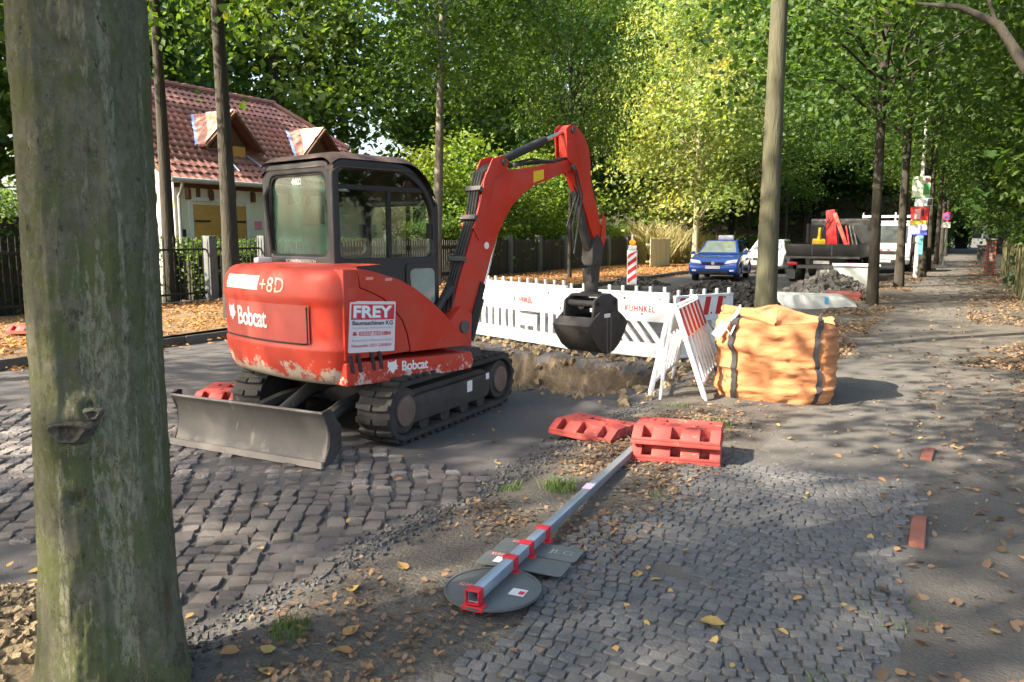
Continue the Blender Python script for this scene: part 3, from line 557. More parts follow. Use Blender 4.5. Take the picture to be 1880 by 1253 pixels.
# second low outbuilding seen through the cab
ob=thing('outbuilding','low white outbuilding with ochre gate seen through the cab windows','outbuilding',(0,0,0)); q=MB(); q.bx(-26,-20.2,27.2,31.5,-.1,2.35); q.build('wall',m_wall,ob); MB().bx(-20.19,-20.12,28,30.6,0,2.0).build('gate',m_door,ob)
q=MB(); q.pyz([(26.9,2.35),(31.8,2.35),(31.8,2.45),(29.3,3.3),(26.9,2.45)],-26.2,-19.9); q.build('roof',M('pale_sheet',(.5,.45,.42),(.6,.55,.5),4,.7),ob)
# ------------------------------------------------------------------ far fence: concrete posts, iron bars, slat panels, hedge
fen=thing('garden_fence','long dark fence with grey concrete posts along the far verge','fence',(0,0,0)); FX=-15.35
pm=MB().bx(-.12,.12,-.11,.11,-.2,1.58).build('post',m_grey,fen,bevel=.02); posts=[3.6,6.5,11.2,12.75,14.4]; py=17.
while py<44: posts.append(py); py+=2.45
pm.location=(FX,posts[0],0)
for y in posts[1:]: c=pm.copy(); link(c,fen); c.location=(FX,y,0)
bm_=None; nb=0
pl=sorted(posts)
m_slat=M('fence_slat_dark',(.03,.028,.024),(.055,.05,.04),9,.85,bump=.3,bscale=40,island=.25)
for i in range(len(pl)-1):
    a,c=pl[i]+.13,pl[i+1]-.13; open_=c<15
    if open_:
        for z in (.25,1.25): MB().bx(FX-.02,FX+.02,a,c,z,z+.045).build('rail',m_iron,fen)
    else:
        for z in (.3,1.2): MB().bx(FX-.06,FX-.03,a,c,z,z+.09).build('rail',m_slat,fen)
    y=a+.05
    while y<c:
        if nb<300:
            if open_:
                o=MB() if bm_ is None else None
                if bm_ is None: o.tube([(0,0,.12),(0,0,1.5)],.014,6).tube([(0,0,1.5),(0,0,1.6)],[.014,.002],6); bm_=o.build('bar',m_iron,fen); bm_.location=(FX,y,0); sm_=None
                else: o=bm_.copy(); link(o,fen); o.location=(FX,y,random.uniform(-.01,.01))
            else:
                if sm_ is None: sm_=MB().bx(-.012,.012,-.045,.045,.06,1.42).build('slat',m_slat,fen,bevel=.005); sm_.location=(FX,y,0)
                else: o=sm_.copy(); link(o,fen); o.location=(FX,y,random.uniform(-.015,.015))
            nb+=1
        y+=.13 if open_ else .125
MB().bx(FX-.14,FX+.14,3,44.5,-.2,.10).build('plinth',m_grey,fen)
pale=thing('picket_screen','pale sunlit wooden fence panel beside the red and white beacon','fence',(0,0,0)); m_pw=M('pale_wood',(.52,.47,.33),(.62,.57,.42),8,.8,island=.1)
for k in range(16): MB().box((-12.9+k*.018,35.9+k*.125,.75),(.02,.115,1.35)).build('slat',m_pw,pale)
[MB().box((-12.95,36.8,z),(.03,2.0,.08),(0,0,-.14)).build('rail',m_pw,pale) for z in (.35,1.15)]
def hedge(name,label,x0,x1,y0,y1,h,n,size,mat,seed,grassy=0):
    rg=np.random.default_rng(seed); P=np.stack([rg.uniform(x0,x1,n),rg.uniform(y0,y1,n),rg.random(n)**.6*h],-1)
    P[:,2]*=1+.12*(fbm(P[:,1]*.8,P[:,0]*.8)-.5)*2; P[:,0]+=.25*(fbm(P[:,1]*1.5,P[:,2]*1.5)-.5)
    V,F=leaf_arrays(P,size,rg,up=.2); hh=thing(name,label,'hedge',(0,0,0)); o=link(bpy.data.objects.new('foliage',fast_mesh('foliage',V,F,mat)),hh)
    if grassy:
        g=MB(); n2=grassy; X=rg.uniform(x0,x1,n2);Y=rg.uniform(y0,y1,n2); H=rg.uniform(.15,.6,n2)
        for a,b_,c in zip(X,Y,H): d=rg.normal(size=2)*.12; g.add([(a-.012,b_,h*.9),(a+.012,b_,h*.9),(a+d[0],b_+d[1],h*.95+c)],[(0,1,2)])
        g.build('tall_shoots',mat,hh,smooth=0,fix=False)
    c=MB(); c.bx(x0+.35,x1-.35,y0+.2,y1-.2,0,h*.75); c.build('dark_core',m_bark,hh,smooth=0); return hh  # solid dark block filling the inside of the hedge
hedge('hedge','long clipped hedge with sunlit top behind the dark slat fence',-17.3,-15.75,22,46,2.0,30000,.10,L_hedge,3,1500)
hedge('hedge','dark low hedge behind the iron gate bars near the house',-17.6,-16.1,12.9,21.0,1.45,11000,.09,L_dark,4)
hedge('hedge','dark shaded hedge behind the fence at the left picture edge',-18.5,-16.0,2.5,10.9,2.6,22000,.10,L_dark,9)
rh=np.random.default_rng(5)
def tuft(name,label,cx,cy,n,sp,hh,mat,cat='grass',z=0):
    g=[];F=[];b=0
    for k in range(n):
        a=rh.uniform(0,6.28); r_=sp*math.sqrt(rh.random()); x=cx+r_*math.cos(a); y=cy+r_*math.sin(a); L_=hh*rh.uniform(.5,1.1); d=rh.normal(size=2)*.45*L_; w_=.004+.012*hh; z0=z-.02
        g+=[(x-w_,y,z0),(x+w_,y,z0),(x+d[0]*.45+w_*.7,y+d[1]*.45,z0+L_*.7),(x+d[0]*.45-w_*.7,y+d[1]*.45,z0+L_*.7),(x+d[0],y+d[1],z0+L_)]; F+=[(b,b+1,b+2,b+3),(b+3,b+2,b+4)]; b+=5
    o=rawmesh(name,g,F,mat); set_tone(o.data,np.repeat(rh.random(n),5)); return tag(o,label,cat,kind='stuff')
L_straw=LEAF('tall_grass',[(.16,.17,.06),(.24,.22,.09),(.30,.24,.12),(.12,.17,.04)],.35)
tuft('tall_grass','tall sunlit straw-green grass clump left of the pale lit trunk',-14.6,41.0,900,1.3,2.3,L_straw,'tall grass'); tuft('tall_grass','tall green undergrowth between the lit trunks behind the blue car',-13.2,45,900,1.6,1.7,L_straw,'tall grass')
hedge('hedge','low shaded undergrowth along the wood beyond the blue car',-14.5,-12.2,46,66,1.5,14000,.16,L_dark,12)
hedge('undergrowth','dark undergrowth added to darken the view where the road ends',-40,-2.6,74,79,6.5,26000,.42,L_dark,21); hedge('undergrowth','dark bushes beyond the gardens at the far end of the path',1.7,14,84,90,6,9000,.42,L_dark,22); hedge('undergrowth','dark bushes at the very end of the path',-1.6,.4,108,112,4,3000,.3,L_dark,24); hedge('undergrowth','dark bushes between road and path far away',-2.7,-1.5,80,110,5,6000,.3,L_dark,23)  # dark foliage added to blacken the bright band under the far canopy
# ------------------------------------------------------------------ right-hand side: hedge, mossy pickets, brick pillar, bin
m_moss=M('mossy_wood',(.06,.07,.03),(.13,.12,.06),8,.95,bump=.6,bscale=40,stretch=(1,1,.3),island=.25)
rf=thing('picket_fence','mossy wooden picket fence running along the right edge of the path','fence',(0,0,0)); pk=None
for k in range(150):
    y=11.6+k*.165
    if pk is None: pk=MB().pyz([(-.045,-.1),(.045,-.1),(.045,1.2),(0,1.28),(-.045,1.2)],-.012,.012).build('picket',m_moss,rf); o=pk
    else: o=pk.copy(); link(o,rf)
    o.location=(1.22+random.uniform(-.01,.01),y,0); o.scale=(1,1,random.uniform(.93,1.06)); o.rotation_euler=(random.uniform(-.02,.02),random.uniform(-.03,.03),0)
[MB().bx(1.24,1.29,11.5,36.2,z,z+.08).build('rail',m_moss,rf) for z in (.3,.95)]
hedge('hedge','dense dark green hedge hanging over the picket fence on the right',1.35,2.6,10.5,36.3,1.95,30000,.11,L_dark,6)
gp_=thing('fence_post','dark green metal fence post with yellowish edge at the right picture edge','post',(.93,14.2,0)); MB().bx(-.05,.05,-.05,.05,-.1,1.35).build('shaft',M('green_paint',(.02,.07,.045),(.03,.09,.06),6,.5),gp_,bevel=.008); MB().bx(-.065,-.052,-.05,.02,-.1,1.25).build('edge_strip',M('yellowed',(.4,.4,.08),(.3,.33,.08),8,.7),gp_)
bp=thing('brick_pillar','red brick gate pillar with concrete cap beside the path','pillar',(.84,37.0,0)); m_bk=M('pillar_brick',(.28,.085,.06),(.38,.14,.10),9,.85,island=.2)
MB().bx(-.16,.16,-.16,.16,-.1,1.38).build('mortar',m_grey,bp)
for r_ in range(17):
    for k in range(4):
        if k%2==0: o=MB().bx(-.17,-.01,-.172 if k==0 else .09,-.09 if k==0 else .172,0,.065)
        else: o=MB().bx(.01,.17,-.172 if k==1 else .09,-.09 if k==1 else .172,0,.065)
        o=o.build('brick',m_bk,bp,bevel=.006); o.location.z=.02+r_*.079; o.rotation_euler.z=(PI/2 if r_%2 else 0)
MB().bx(-.22,.22,-.22,.22,1.385,1.46).build('cap',m_grey,bp,bevel=.02)
bn=thing('wheelie_bin','dark waste bin standing at the edge of the path far away','bin',(.75,50,0)); MB().prism([(-.25,-.27,.08),(.25,-.27,.08),(.25,.27,.08),(-.25,.27,.08)],(0,0,.9)).build('body',m_black,bn,bevel=.03); MB().bx(-.29,.29,-.31,.31,.985,1.06).build('lid',m_black,bn,bevel=.02); [MB().cyl((-.28*s_,.25,.1),(-.22*s_,.25,.1),.1).build('wheel',m_black,bn) for s_ in (-1,1)]
far=thing('far_house','pale house front showing at the far end of the path','house',(0,0,0)); q=MB(); q.bx(.3,1.7,118,124,-.1,2.8); q.build('wall',m_wall,far); q=MB(); q.pyz([(117.5,2.8),(124.5,2.8),(121,5)],.1,1.9); q.build('roof',m_tile,far); [MB().bx(x,x+1,117.93,117.99,1.2,2.6).build('window',m_iron,far) for x in (.5,)]
# ------------------------------------------------------------------ mini excavator
def wear_red(name,base,base2,scuff,zlow,amount):
    m=M(name,base,base2,2.2,.45,bump=.05,bscale=200,coat=.05,spec=.35); N=m.node_tree.nodes; L=m.node_tree.links; p=N['Principled BSDF']; src=p.inputs['Base Color'].links[0].from_socket
    tc=N.new('ShaderNodeTexCoord'); sep=N.new('ShaderNodeSeparateXYZ'); L.new(tc.outputs['Object'],sep.inputs[0])
    mr=N.new('ShaderNodeMapRange'); mr.inputs[1].default_value=zlow-.04; mr.inputs[2].default_value=zlow+.42; mr.inputs[3].default_value=.30*amount; mr.inputs[4].default_value=-.16; L.new(sep.outputs[2],mr.inputs[0])
    mp=N.new('ShaderNodeMapping'); mp.inputs['Scale'].default_value=(1,1,.8); L.new(tc.outputs['Object'],mp.inputs[0])
    n=N.new('ShaderNodeTexNoise'); n.inputs['Scale'].default_value=9; n.inputs['Detail'].default_value=10; n.inputs['Roughness'].default_value=.78; L.new(mp.outputs[0],n.inputs['Vector'])
    ad=N.new('ShaderNodeMath'); ad.operation='ADD'; L.new(n.outputs[0],ad.inputs[0]); L.new(mr.outputs[0],ad.inputs[1])
    r=N.new('ShaderNodeValToRGB'); r.color_ramp.elements[0].position=.64; r.color_ramp.elements[1].position=.68; L.new(ad.outputs[0],r.inputs[0])
    mx=N.new('ShaderNodeMixRGB'); L.new(r.outputs[0],mx.inputs[0]); L.new(src,mx.inputs[1]); mx.inputs[2].default_value=lin(scuff); 
    # thin scratches
    mp2=N.new('ShaderNodeMapping'); mp2.inputs['Scale'].default_value=(3,3,24); mp2.inputs['Rotation'].default_value=(.35,.2,.1); L.new(tc.outputs['Object'],mp2.inputs[0]); n2=N.new('ShaderNodeTexNoise'); n2.inputs['Scale'].default_value=3.2; n2.inputs['Detail'].default_value=9; n2.inputs['Roughness'].default_value=.75; L.new(mp2.outputs[0],n2.inputs['Vector'])
    r2=N.new('ShaderNodeValToRGB'); r2.color_ramp.elements[0].position=.655; r2.color_ramp.elements[1].position=.70; L.new(n2.outputs[0],r2.inputs[0]); mx2=N.new('ShaderNodeMixRGB'); L.new(r2.outputs[0],mx2.inputs[0]); L.new(mx.outputs[0],mx2.inputs[1]); mx2.inputs[2].default_value=(.62,.45,.4,1); L.new(mx2.outputs[0],p.inputs['Base Color'])
    nd=N.new('ShaderNodeTexNoise'); nd.inputs['Scale'].default_value=2.6; nd.inputs['Detail'].default_value=9; nd.inputs['Roughness'].default_value=.7; L.new(tc.outputs['Object'],nd.inputs['Vector']); rd2=N.new('ShaderNodeMapRange'); rd2.inputs[1].default_value=.40; rd2.inputs[2].default_value=.75; rd2.inputs[4].default_value=.34; L.new(nd.outputs[0],rd2.inputs[0]); md=N.new('ShaderNodeMixRGB'); L.new(rd2.outputs[0],md.inputs[0]); L.new(mx2.outputs[0],md.inputs[1]); md.inputs[2].default_value=(.34,.17,.12,1); L.new(md.outputs[0],p.inputs['Base Color'])
    mr3=N.new('ShaderNodeMapRange'); mr3.inputs[1].default_value=.3; mr3.inputs[2].default_value=.75; mr3.inputs[3].default_value=.33; mr3.inputs[4].default_value=.7; L.new(nd.outputs[0],mr3.inputs[0]); L.new(mr3.outputs[0],p.inputs['Roughness'])
    return m
m_body=wear_red('excavator_red',(.56,.030,.012),(.47,.025,.010),(.62,.55,.46),.52,.6)
m_sill=wear_red('sill_red',(.54,.029,.012),(.45,.024,.010),(.62,.52,.46),.50,.62)
m_cw=wear_red('counterweight_red',(.56,.032,.014),(.52,.055,.03),(.50,.45,.36),.52,1.0)
m_boom=wear_red('boom_red',(.58,.03,.015),(.50,.025,.012),(.40,.30,.26),-.5,.25)
m_cab=M('cab_black_plastic',(.014,.015,.017),(.026,.026,.029),4,.45,bump=.08,bscale=80,rvar=.12)
m_roofd=M('cab_roof_dusty',(.075,.045,.035),(.14,.09,.075),3,.7,bump=.1,bscale=60)
m_steel=M('worn_steel',(.065,.061,.058),(.125,.116,.11),3.5,.62,.15,bump=.15,bscale=60,c3=(.19,.175,.16),f3=.60,s3=6,stretch=(1,1,.35),rvar=.12)
m_dsteel=M('dirty_dark_steel',(.03,.029,.028),(.07,.065,.06),6,.75,.2,bump=.25,bscale=50,c3=(.12,.10,.08),f3=.62,s3=10)
m_track=M('track_rubber',(.018,.018,.018),(.05,.046,.042),7,.85,bump=.4,bscale=50,c3=(.10,.085,.065),f3=.6,s3=9)
m_chrome=M('chrome_rod',(.7,.7,.72),None,rough=.15,metal=1)
m_hose=M('hose_rubber',(.016,.016,.017),(.03,.03,.03),30,.55)
m_decal=M('decal_white',(.82,.82,.82),(.72,.7,.68),9,.5,c3=(.55,.2,.15),f3=.70,s3=26)
m_dkred=M('decal_dark_red',(.42,.06,.05),(.5,.10,.08),3,.4)
m_dred=M('decal_red',(.62,.02,.05),None,rough=.5); m_dblk=M('decal_black',(.02,.02,.025),None,rough=.5); m_dgrey=M('decal_grey',(.35,.36,.38),None,rough=.5)
g_rear=GLASS('glass_green',(.55,.82,.68),.05,.05,.20); g_side=GLASS('glass_smoked',(.72,.80,.76),.05,.02)
TH=R(78.73); EX=thing('mini_excavator','red mini excavator with black cab, dozer blade and clamshell grab by the trench','excavator',(-4.527,5.729,-.055),TH)
UC=Matrix.Rotation(-TH,4,'Z')@Matrix.Translation((-.10,.0,0))@Matrix.Rotation(R(92.6),4,'Z')      # undercarriage turned against the upper body
# --- tracks
def stadium(L_,r_,n=14):
    P=[]
    for i in range(n+1): a=-PI/2+PI*i/n; P.append((L_/2+r_*math.cos(a),r_+r_*math.sin(a)))
    for i in range(n+1): a=PI/2+PI*i/n; P.append((-L_/2+r_*math.cos(a),r_+r_*math.sin(a)))
    return P
for side in (-1,1):
    yc=side*.665; hw=.155; T=Matrix.Translation((.0,yc,.03)); mt=UC@T
    o=stadium(1.62,.238); i_=[(a*.967,.238+(b-.238)*.84) for a,b in o]
    belt=MB(); belt.ring([(a,-hw,b) for a,b in o],[(a,-hw,b) for a,b in i_],(0,2*hw,0),mt); tb=belt.build('track_belt',m_track,EX,bevel=.006,smooth=35)
    per=[];tot=0
    for k in range(len(o)):
        a=Vector(o[k]);b=Vector(o[(k+1)%len(o)]); per.append((tot,a,b)); tot+=(b-a).length
    lug=None; nl=46
    for k in range(nl):
        s_=tot*k/nl
        for t0,a,b in reversed(per):
            if s_>=t0: break
        q=a.lerp(b,(s_-t0)/max(1e-6,(b-a).length)); d=(b-a).normalized(); ang=math.atan2(d.y,d.x)
        if lug is None:
            lb=MB(); 
            for h2 in (-1,1): lb.prism([(-.024,h2*.152,-.004),(.024,h2*.152,-.004),(.036,h2*.01,-.004),(-.012,h2*.01,-.004)],(0,0,-.026))
            lug=lb.build('track_lug',m_track,tb,bevel=.004); ob_=lug
        else: ob_=lug.copy(); link(ob_,tb)
        ob_.matrix_local=mt@Matrix.Translation((q.x,0,q.y))@Matrix.Rotation(-ang,4,'Y')
    fr=MB(); fr.pxz(rpoly([(-.80,.10),(.62,.10),(.70,.22),(.70,.30),(.55,.375),(-.80,.375)],.05,4),-hw*.5,hw*.5,mt); fp=fr.build('track_frame',m_dsteel,EX,bevel=.012)
    cv=MB(); cv.pxz(rpoly([(-.82,.12),(.56,.12),(.60,.335),(-.80,.335)],.06,5),-hw*.93 if side<0 else hw*.55,-hw*.55 if side<0 else hw*.93,mt); cv.build('track_cover',m_dsteel,fp,bevel=.012)
    yo=-hw*.94 if side<0 else hw*.94; 
    for cx in (.80,-.80):
        w_=MB(); w_.cyl((cx,-hw*.8,.238),(cx,hw*.8,.238),.185,24,mt); wl2=w_.build('drive_sprocket' if cx>0 else 'idler_wheel',m_dsteel,EX,bevel=.01)
        MB().cyl((cx,yo*.8,.238),(cx,yo*1.02,.238),.125,24,mt).build('hub',M('hub_rust',(.13,.09,.075),(.2,.15,.12),9,.7,.3),wl2,bevel=.012)
    for cx in (-.5,-.17,.16,.46): MB().cyl((cx,-hw*.7,.10),(cx,hw*.7,.10),.075,14,mt).build('track_roller',m_dsteel,EX)
    if side<0:
        MB().bx(.15,.24,-hw*.945,-hw*.935,.22,.32,mt).build('sticker',m_decal,fp); MB().bx(.50,.56,-hw*.945,-hw*.935,.28,.34,mt).build('sticker',m_decal,fp)
c=MB(); c.bx(-.55,.55,-.52,.52,.22,.40,UC); c.build('chassis_beam',m_dsteel,EX,bevel=.03); MB().cyl((0,0,.38),(0,0,.56),.36,28).build('slew_ring',m_dsteel,EX)
# --- dozer blade
pr=[(-1.60,.02),(-1.55,.03),(-1.60,.12),(-1.62,.22),(-1.595,.32),(-1.55,.395),(-1.51,.415),(-1.50,.40),(-1.56,.32),(-1.585,.22),(-1.57,.12)]
front=[(-1.665,.035),(-1.648,.05),(-1.625,.10),(-1.605,.17),(-1.60,.24),(-1.612,.31),(-1.638,.37),(-1.66,.40)]; back=[(a+.028,b) for a,b in reversed(front)]
b=MB(); b.pxz(front+back,-.68,.83,UC); bl=b.build('dozer_blade',m_steel,EX,smooth=30)
for s_ in (-1,1):
    e=MB(); e.pxz([(-1.668,.03),(-1.60,.16),(-1.598,.26),(-1.665,.42),(-1.58,.43),(-1.47,.28),(-1.47,.12),(-1.58,.03)],(.83 if s_>0 else -.68),(.845 if s_>0 else -.695),UC); e.build('blade_end_plate',m_dsteel,bl)
    a=MB(); a.tube([(-1.58,s_*.40,.18),(-1.0,s_*.33,.30),(-.45,s_*.28,.33)],.055,8,True,UC); a.build('blade_arm',m_dsteel,EX)
MB().bx(-1.69,-1.66,-.69,.84,.012,.06,UC).build('cutting_edge',M('bright_edge',(.32,.3,.28),(.45,.42,.4),6,.4,.6),bl); q=MB(); q.tube([(-1.655,-.69,.405),(-1.655,.84,.405)],.014,6,True,UC); q.build('top_lip',m_steel,bl)
MB().tube([(-1.55,0,.2),(-1.0,0,.42),(-.5,0,.42)],[.05,.05,.035],10,True,UC).build('blade_cylinder',m_dsteel,EX)
MB().prism([(-1.645,.86,.40),(-1.60,.86,.44),(-1.55,.86,.43),(-1.6,.86,.30)],(0,-.03,0),UC).build('corner_ear',m_black,bl)
# --- counterweight as a lofted skin
cwp=[(-.98,-.765),(-1.08,-.76),(-1.17,-.70),(-1.235,-.55),(-1.285,-.30),(-1.305,0),(-1.285,.30),(-1.245,.60),(-1.17,.80),(-1.0,.91),(-.75,.93)]
cum=[0]
for i in range(1,len(cwp)): cum.append(cum[-1]+math.dist(cwp[i],cwp[i-1]))
CT=cum[-1]
def cr(t):
    s_=t*CT; i=max(k for k in range(len(cum)) if cum[k]<=s_+1e-9); i=min(i,len(cwp)-2); u=(s_-cum[i])/(cum[i+1]-cum[i])
    P=[Vector(cwp[max(0,min(len(cwp)-1,i+k))]) for k in (-1,0,1,2)]
    return .5*((2*P[1])+(P[2]-P[0])*u+(2*P[0]-5*P[1]+4*P[2]-P[3])*u*u+(-P[0]+3*P[1]-3*P[2]+P[3])*u**3)
zp=[(.515,.13),(.545,.075),(.60,.04),(.72,.008),(.80,0),(.82,.012),(1.13,.006),(1.16,-.008),(1.26,.0),(1.33,.02),(1.38,.055),(1.405,.105),(1.415,.19)]
def cws(t,z,off=0):
    p=cr(t); d=cr(min(1,t+.01))-cr(max(0,t-.01)); n=Vector((-d.y,d.x)); n=n.normalized() if n.length else Vector((-1,0)); n=-n if n.dot(Vector((-1,0)))<0 and abs(n.x)>.3 else n
    ins=float(np.interp(z,[a for a,_ in zp],[b for _,b in zp])); c_=Vector((-.35,0)); inw=(c_-p).normalized()
    q=p+inw*ins-inw*off; return (q.x,q.y,z)
zs=[.515,.53,.545,.57,.60,.66,.72,.78,.80,.82,.9,1.,1.1,1.13,1.16,1.2,1.26,1.30,1.33,1.36,1.38,1.395,1.405,1.412,1.415]
cw=MB(); NT=60; cw.grid(lambda u,v:cws(u,zs[int(round(v*(len(zs)-1)))]),NT,len(zs))
top=[cws(i/(NT-1),1.415) for i in range(NT)]; cw.add(top+[(-.55,.6,1.42),(-.55,-.55,1.42)],[tuple(range(NT+2))]); bot=[cws(i/(NT-1),.515) for i in range(NT)]; cw.add(bot+[(-.5,.6,.515),(-.5,-.55,.515)],[tuple(reversed(range(NT+2)))])
CW=cw.build('counterweight',m_cw,EX,smooth=50)
def cpatch(t0,t1,z0,z1,off,name,mat,parent,n=24,m_=6,tf=None):
    g=MB(); g.grid(lambda u,v:cws(t0+(t1-t0)*u,z0+(z1-z0)*v,off),n,m_); return g.build(name,mat,parent,smooth=60)
# t grows from the seam on the right side towards the left
def tx(y):   # arc parameter for a rear y
    return float(np.interp(y,[p[1] for p in cwp],[c/CT for c in cum]))
lp=cpatch(tx(-.52),tx(.66),.84,1.13,.014,'logo_panel',m_dkred,CW,30,8)
fr=MB(); edge=[(tx(-.52),z) for z in np.linspace(.85,1.12,6)]+[(t_,.835+.0*t_) for t_ in np.linspace(tx(-.52),tx(.66),24)]
fr.tube([cws(tx(-.50),z,.012) for z in (1.12,1.08,1.0,.92,.87,.845)]+[cws(t_,.835,.012) for t_ in np.linspace(tx(-.47),tx(.66),22)],.008,6); fr.build('panel_rim',m_black,CW)
def on_cw(y0,z0,off): return lambda u,v:cws(tx(y0-u),z0+v,off)
text_on('brand_lettering','Bobcat',on_cw(.40,.93,.018),.46,.155,m_decal,CW,bold=.022,space=.92)
CAT=[(0,.55),(.06,1.0),(.2,.82),(.42,.86),(.62,.84),(.82,1.02),(.86,.6),(1.0,.42),(.88,.36),(.93,.2),(.74,.22),(.62,.02),(.5,-.08),(.36,.04),(.24,.2),(.04,.16),(.12,.34)]
def cathead(fn,w_,h2,parent): return rawmesh('brand_emblem',[fn(a*w_,b*h2) for a,b in CAT],[tuple(reversed(range(len(CAT))))],m_decal,parent)
cathead(on_cw(.57,.965,.018),.13,.13,CW)
cpatch(tx(.06),tx(.62),1.225,1.335,.004,'white_sticker',M('sticker_white_glossy',(.85,.86,.87),None,rough=.3),CW,16,4)
text_on('painted_number','+8D',on_cw(.03,1.215,.004),.30,.115,M('paint_chalk',(.8,.72,.6),(.7,.55,.4),9,.7),CW,bold=.0)
MB().bx(-.9,-.75,.70,.78,1.41,1.46).build('filler_cap',m_white,EX,bevel=.02)
# --- right-hand panels
topc=[(-.97,1.405),(-.85,1.385),(-.73,1.355),(-.56,1.305),(-.40,1.235),(-.25,1.14),(-.09,1.02),(.05,.89),(.16,.77),(.22,.67),(.25,.60)]
seam=[(-.955,1.37),(-.945,1.26),(-.84,1.22),(-.72,1.165),(-.62,1.08),(-.53,.98),(-.48,.87),(-.455,.76),(-.45,.72)]
rear_poly=[(-1.10,.715),(-1.10,1.40),(-.975,1.40)]+[(a-.006,b) for a,b in seam]
frontp=[(a,b) for a,b in topc]+[(.25,.695)]+[(a+.006,b) for a,b in reversed(seam)]
frontp=[(a,b) for a,b in topc if b>.69]+[(.235,.70),(-.444,.715)]+[(a+.006,b) for a,b in reversed(seam)][:-1]
p=MB(); p.pxz(rear_poly,-.765,-.12); RP=p.build('rear_side_panel',m_body,EX,bevel=.012,seg=2)
p=MB(); p.pxz(frontp,-.765,-.12); FP=p.build('hood_panel',m_body,EX,bevel=.045,seg=4)
sl_=[(-1.10,.52),(-1.10,.70),(-.8,.685),(.0,.645),(.26,.64),(.285,.56),(.26,.49),(-.4,.49)]
p=MB(); p.pxz(sl_,-.775,-.2); SP=p.build('side_sill',m_sill,EX,bevel=.018,seg=3)
for a,b in ((-1.06,.045),(-.985,.045),(-.855,.045),(-.78,.045)): MB().pxz(rpoly([(a-.02,.76),(a+.012,.76),(a+.035,.615),(a+.003,.615)],.014,4),-.782,-.765).build('vent_slot',m_dblk,SP)
p=MB(); p.bx(-1.1,.55,.12,.80,.52,.80); p.build('left_sill',m_body,EX,bevel=.03); p=MB(); p.bx(-.55,.62,-.55,.70,.50,.62); p.build('floor_frame',m_dsteel,EX,bevel=.02)
p=MB(); p.bx(-1.05,-.62,.02,.80,.78,1.41); p.build('left_rear_panel',m_body,EX,bevel=.03)
Ys=-.7685
def on_side(x0,z0,y=-.7685,sh=0.,tilt=0.): return lambda u,v:(x0+u+v*sh,y,z0+v+u*tilt)
# advertising plate
ap=MB(); A0=[(-1.075,.775),(-.625,.745),(-.60,1.135),(-1.045,1.165)]; ap.pxz(rpoly(A0,.012,3),-.7705,-.766); AP=ap.build('advert_plate',M('plate_pinkish_white',(.74,.70,.72),(.68,.64,.66),6,.35),RP)
def ad(u,v,y=-.7715): # 0..1 in plate
    a=Vector(A0[0]).lerp(Vector(A0[1]),u); b=Vector(A0[3]).lerp(Vector(A0[2]),u); q=a.lerp(b,v); return (q.x,y,q.y)
rawmesh('advert_red_field',[ad(.03,.64),ad(.97,.64),ad(.97,.94),ad(.03,.94)],[(0,1,2,3)],m_dred,AP)
def adtext(n,txt,u0,v0,w_,h2,mat,bold=0.,y=-.7735): text_on(n,txt,lambda u,v:ad(u0+u,v0+v,y),w_,h2,mat,AP,bold=bold)
adtext('advert_name_shade','FREY',.09,.665,.84,.235,m_dgrey,.035,-.7728); adtext('advert_name','FREY',.07,.68,.84,.235,M('sticker_white',(.85,.85,.86),None,rough=.4),.03)
adtext('advert_line','Baumaschinen KG',.06,.535,.88,.085,m_dblk,.02); adtext('advert_small','Vermietung Verkauf Reparatur',.06,.455,.88,.045,m_dgrey)
adtext('advert_phone','03327.7321884',.20,.325,.70,.085,m_dred,.02); rawmesh('phone_symbol',[ad(.07+.09*a,.335+.07*b,-.7735) for a,b in ((0,0),(1,0),(1,.5),(.8,.5),(.7,.8),(1,.8),(1,1),(0,1),(0,.8),(.3,.8),(.2,.5),(0,.5))],[tuple(range(12))],m_dred,AP)
adtext('advert_small_two','Baumaschinen Mietservice GmbH',.06,.215,.88,.05,m_dgrey); adtext('advert_line_two','Neuseddin 0331.5200834',.06,.105,.86,.06,m_dred,.005)
text_on('brand_lettering','Bobcat',lambda u,v:(-.555+u,-.7785,.575-u*.05+v),.285,.080,m_decal,SP,bold=.022,space=.92); cathead(lambda u,v:(-.705+u,-.7785,.575+v),.11,.10,SP)
for a,b in ((-.89,1.315),(-.70,1.30)): MB().bx(a,a+.07,-.7675,-.7665,b,b+.022).build('faded_sticker',M('faded',(.7,.3,.25),None),FP)
# --- cab
CB=MB(); x0,x1,ya_,yb_=-.68,.50,-.10,.94; rp=lambda pts,r_: rpoly(pts,r_,7)
out=rp([(ya_,1.38),(yb_,1.38),(yb_-.05,2.27),(ya_+.05,2.27)],.09); inn=rp([(ya_+.075,1.475),(yb_-.09,1.475),(yb_-.12,2.17),(ya_+.105,2.17)],.09)
CB.ring([(x0,a,b) for a,b in out],[(x0,a,b) for a,b in inn],(.07,0,0)); CF=CB.build('cab_rear_frame',m_cab,EX,bevel=.018,seg=3)
gl=MB(); gl.add([(x0+.03,a,b) for a,b in inn],[tuple(range(len(inn)))]); gl.build('rear_window',g_rear,CF,smooth=0)
sk=MB(); i2=rp([(ya_+.09,1.49),(yb_-.105,1.49),(yb_-.132,2.155),(ya_+.118,2.155)],.085); sk.ring([(x0+.012,a,b) for a,b in inn],[(x0+.012,a,b) for a,b in i2],(.03,0,0)); sk.build('window_seal',m_black,CF)
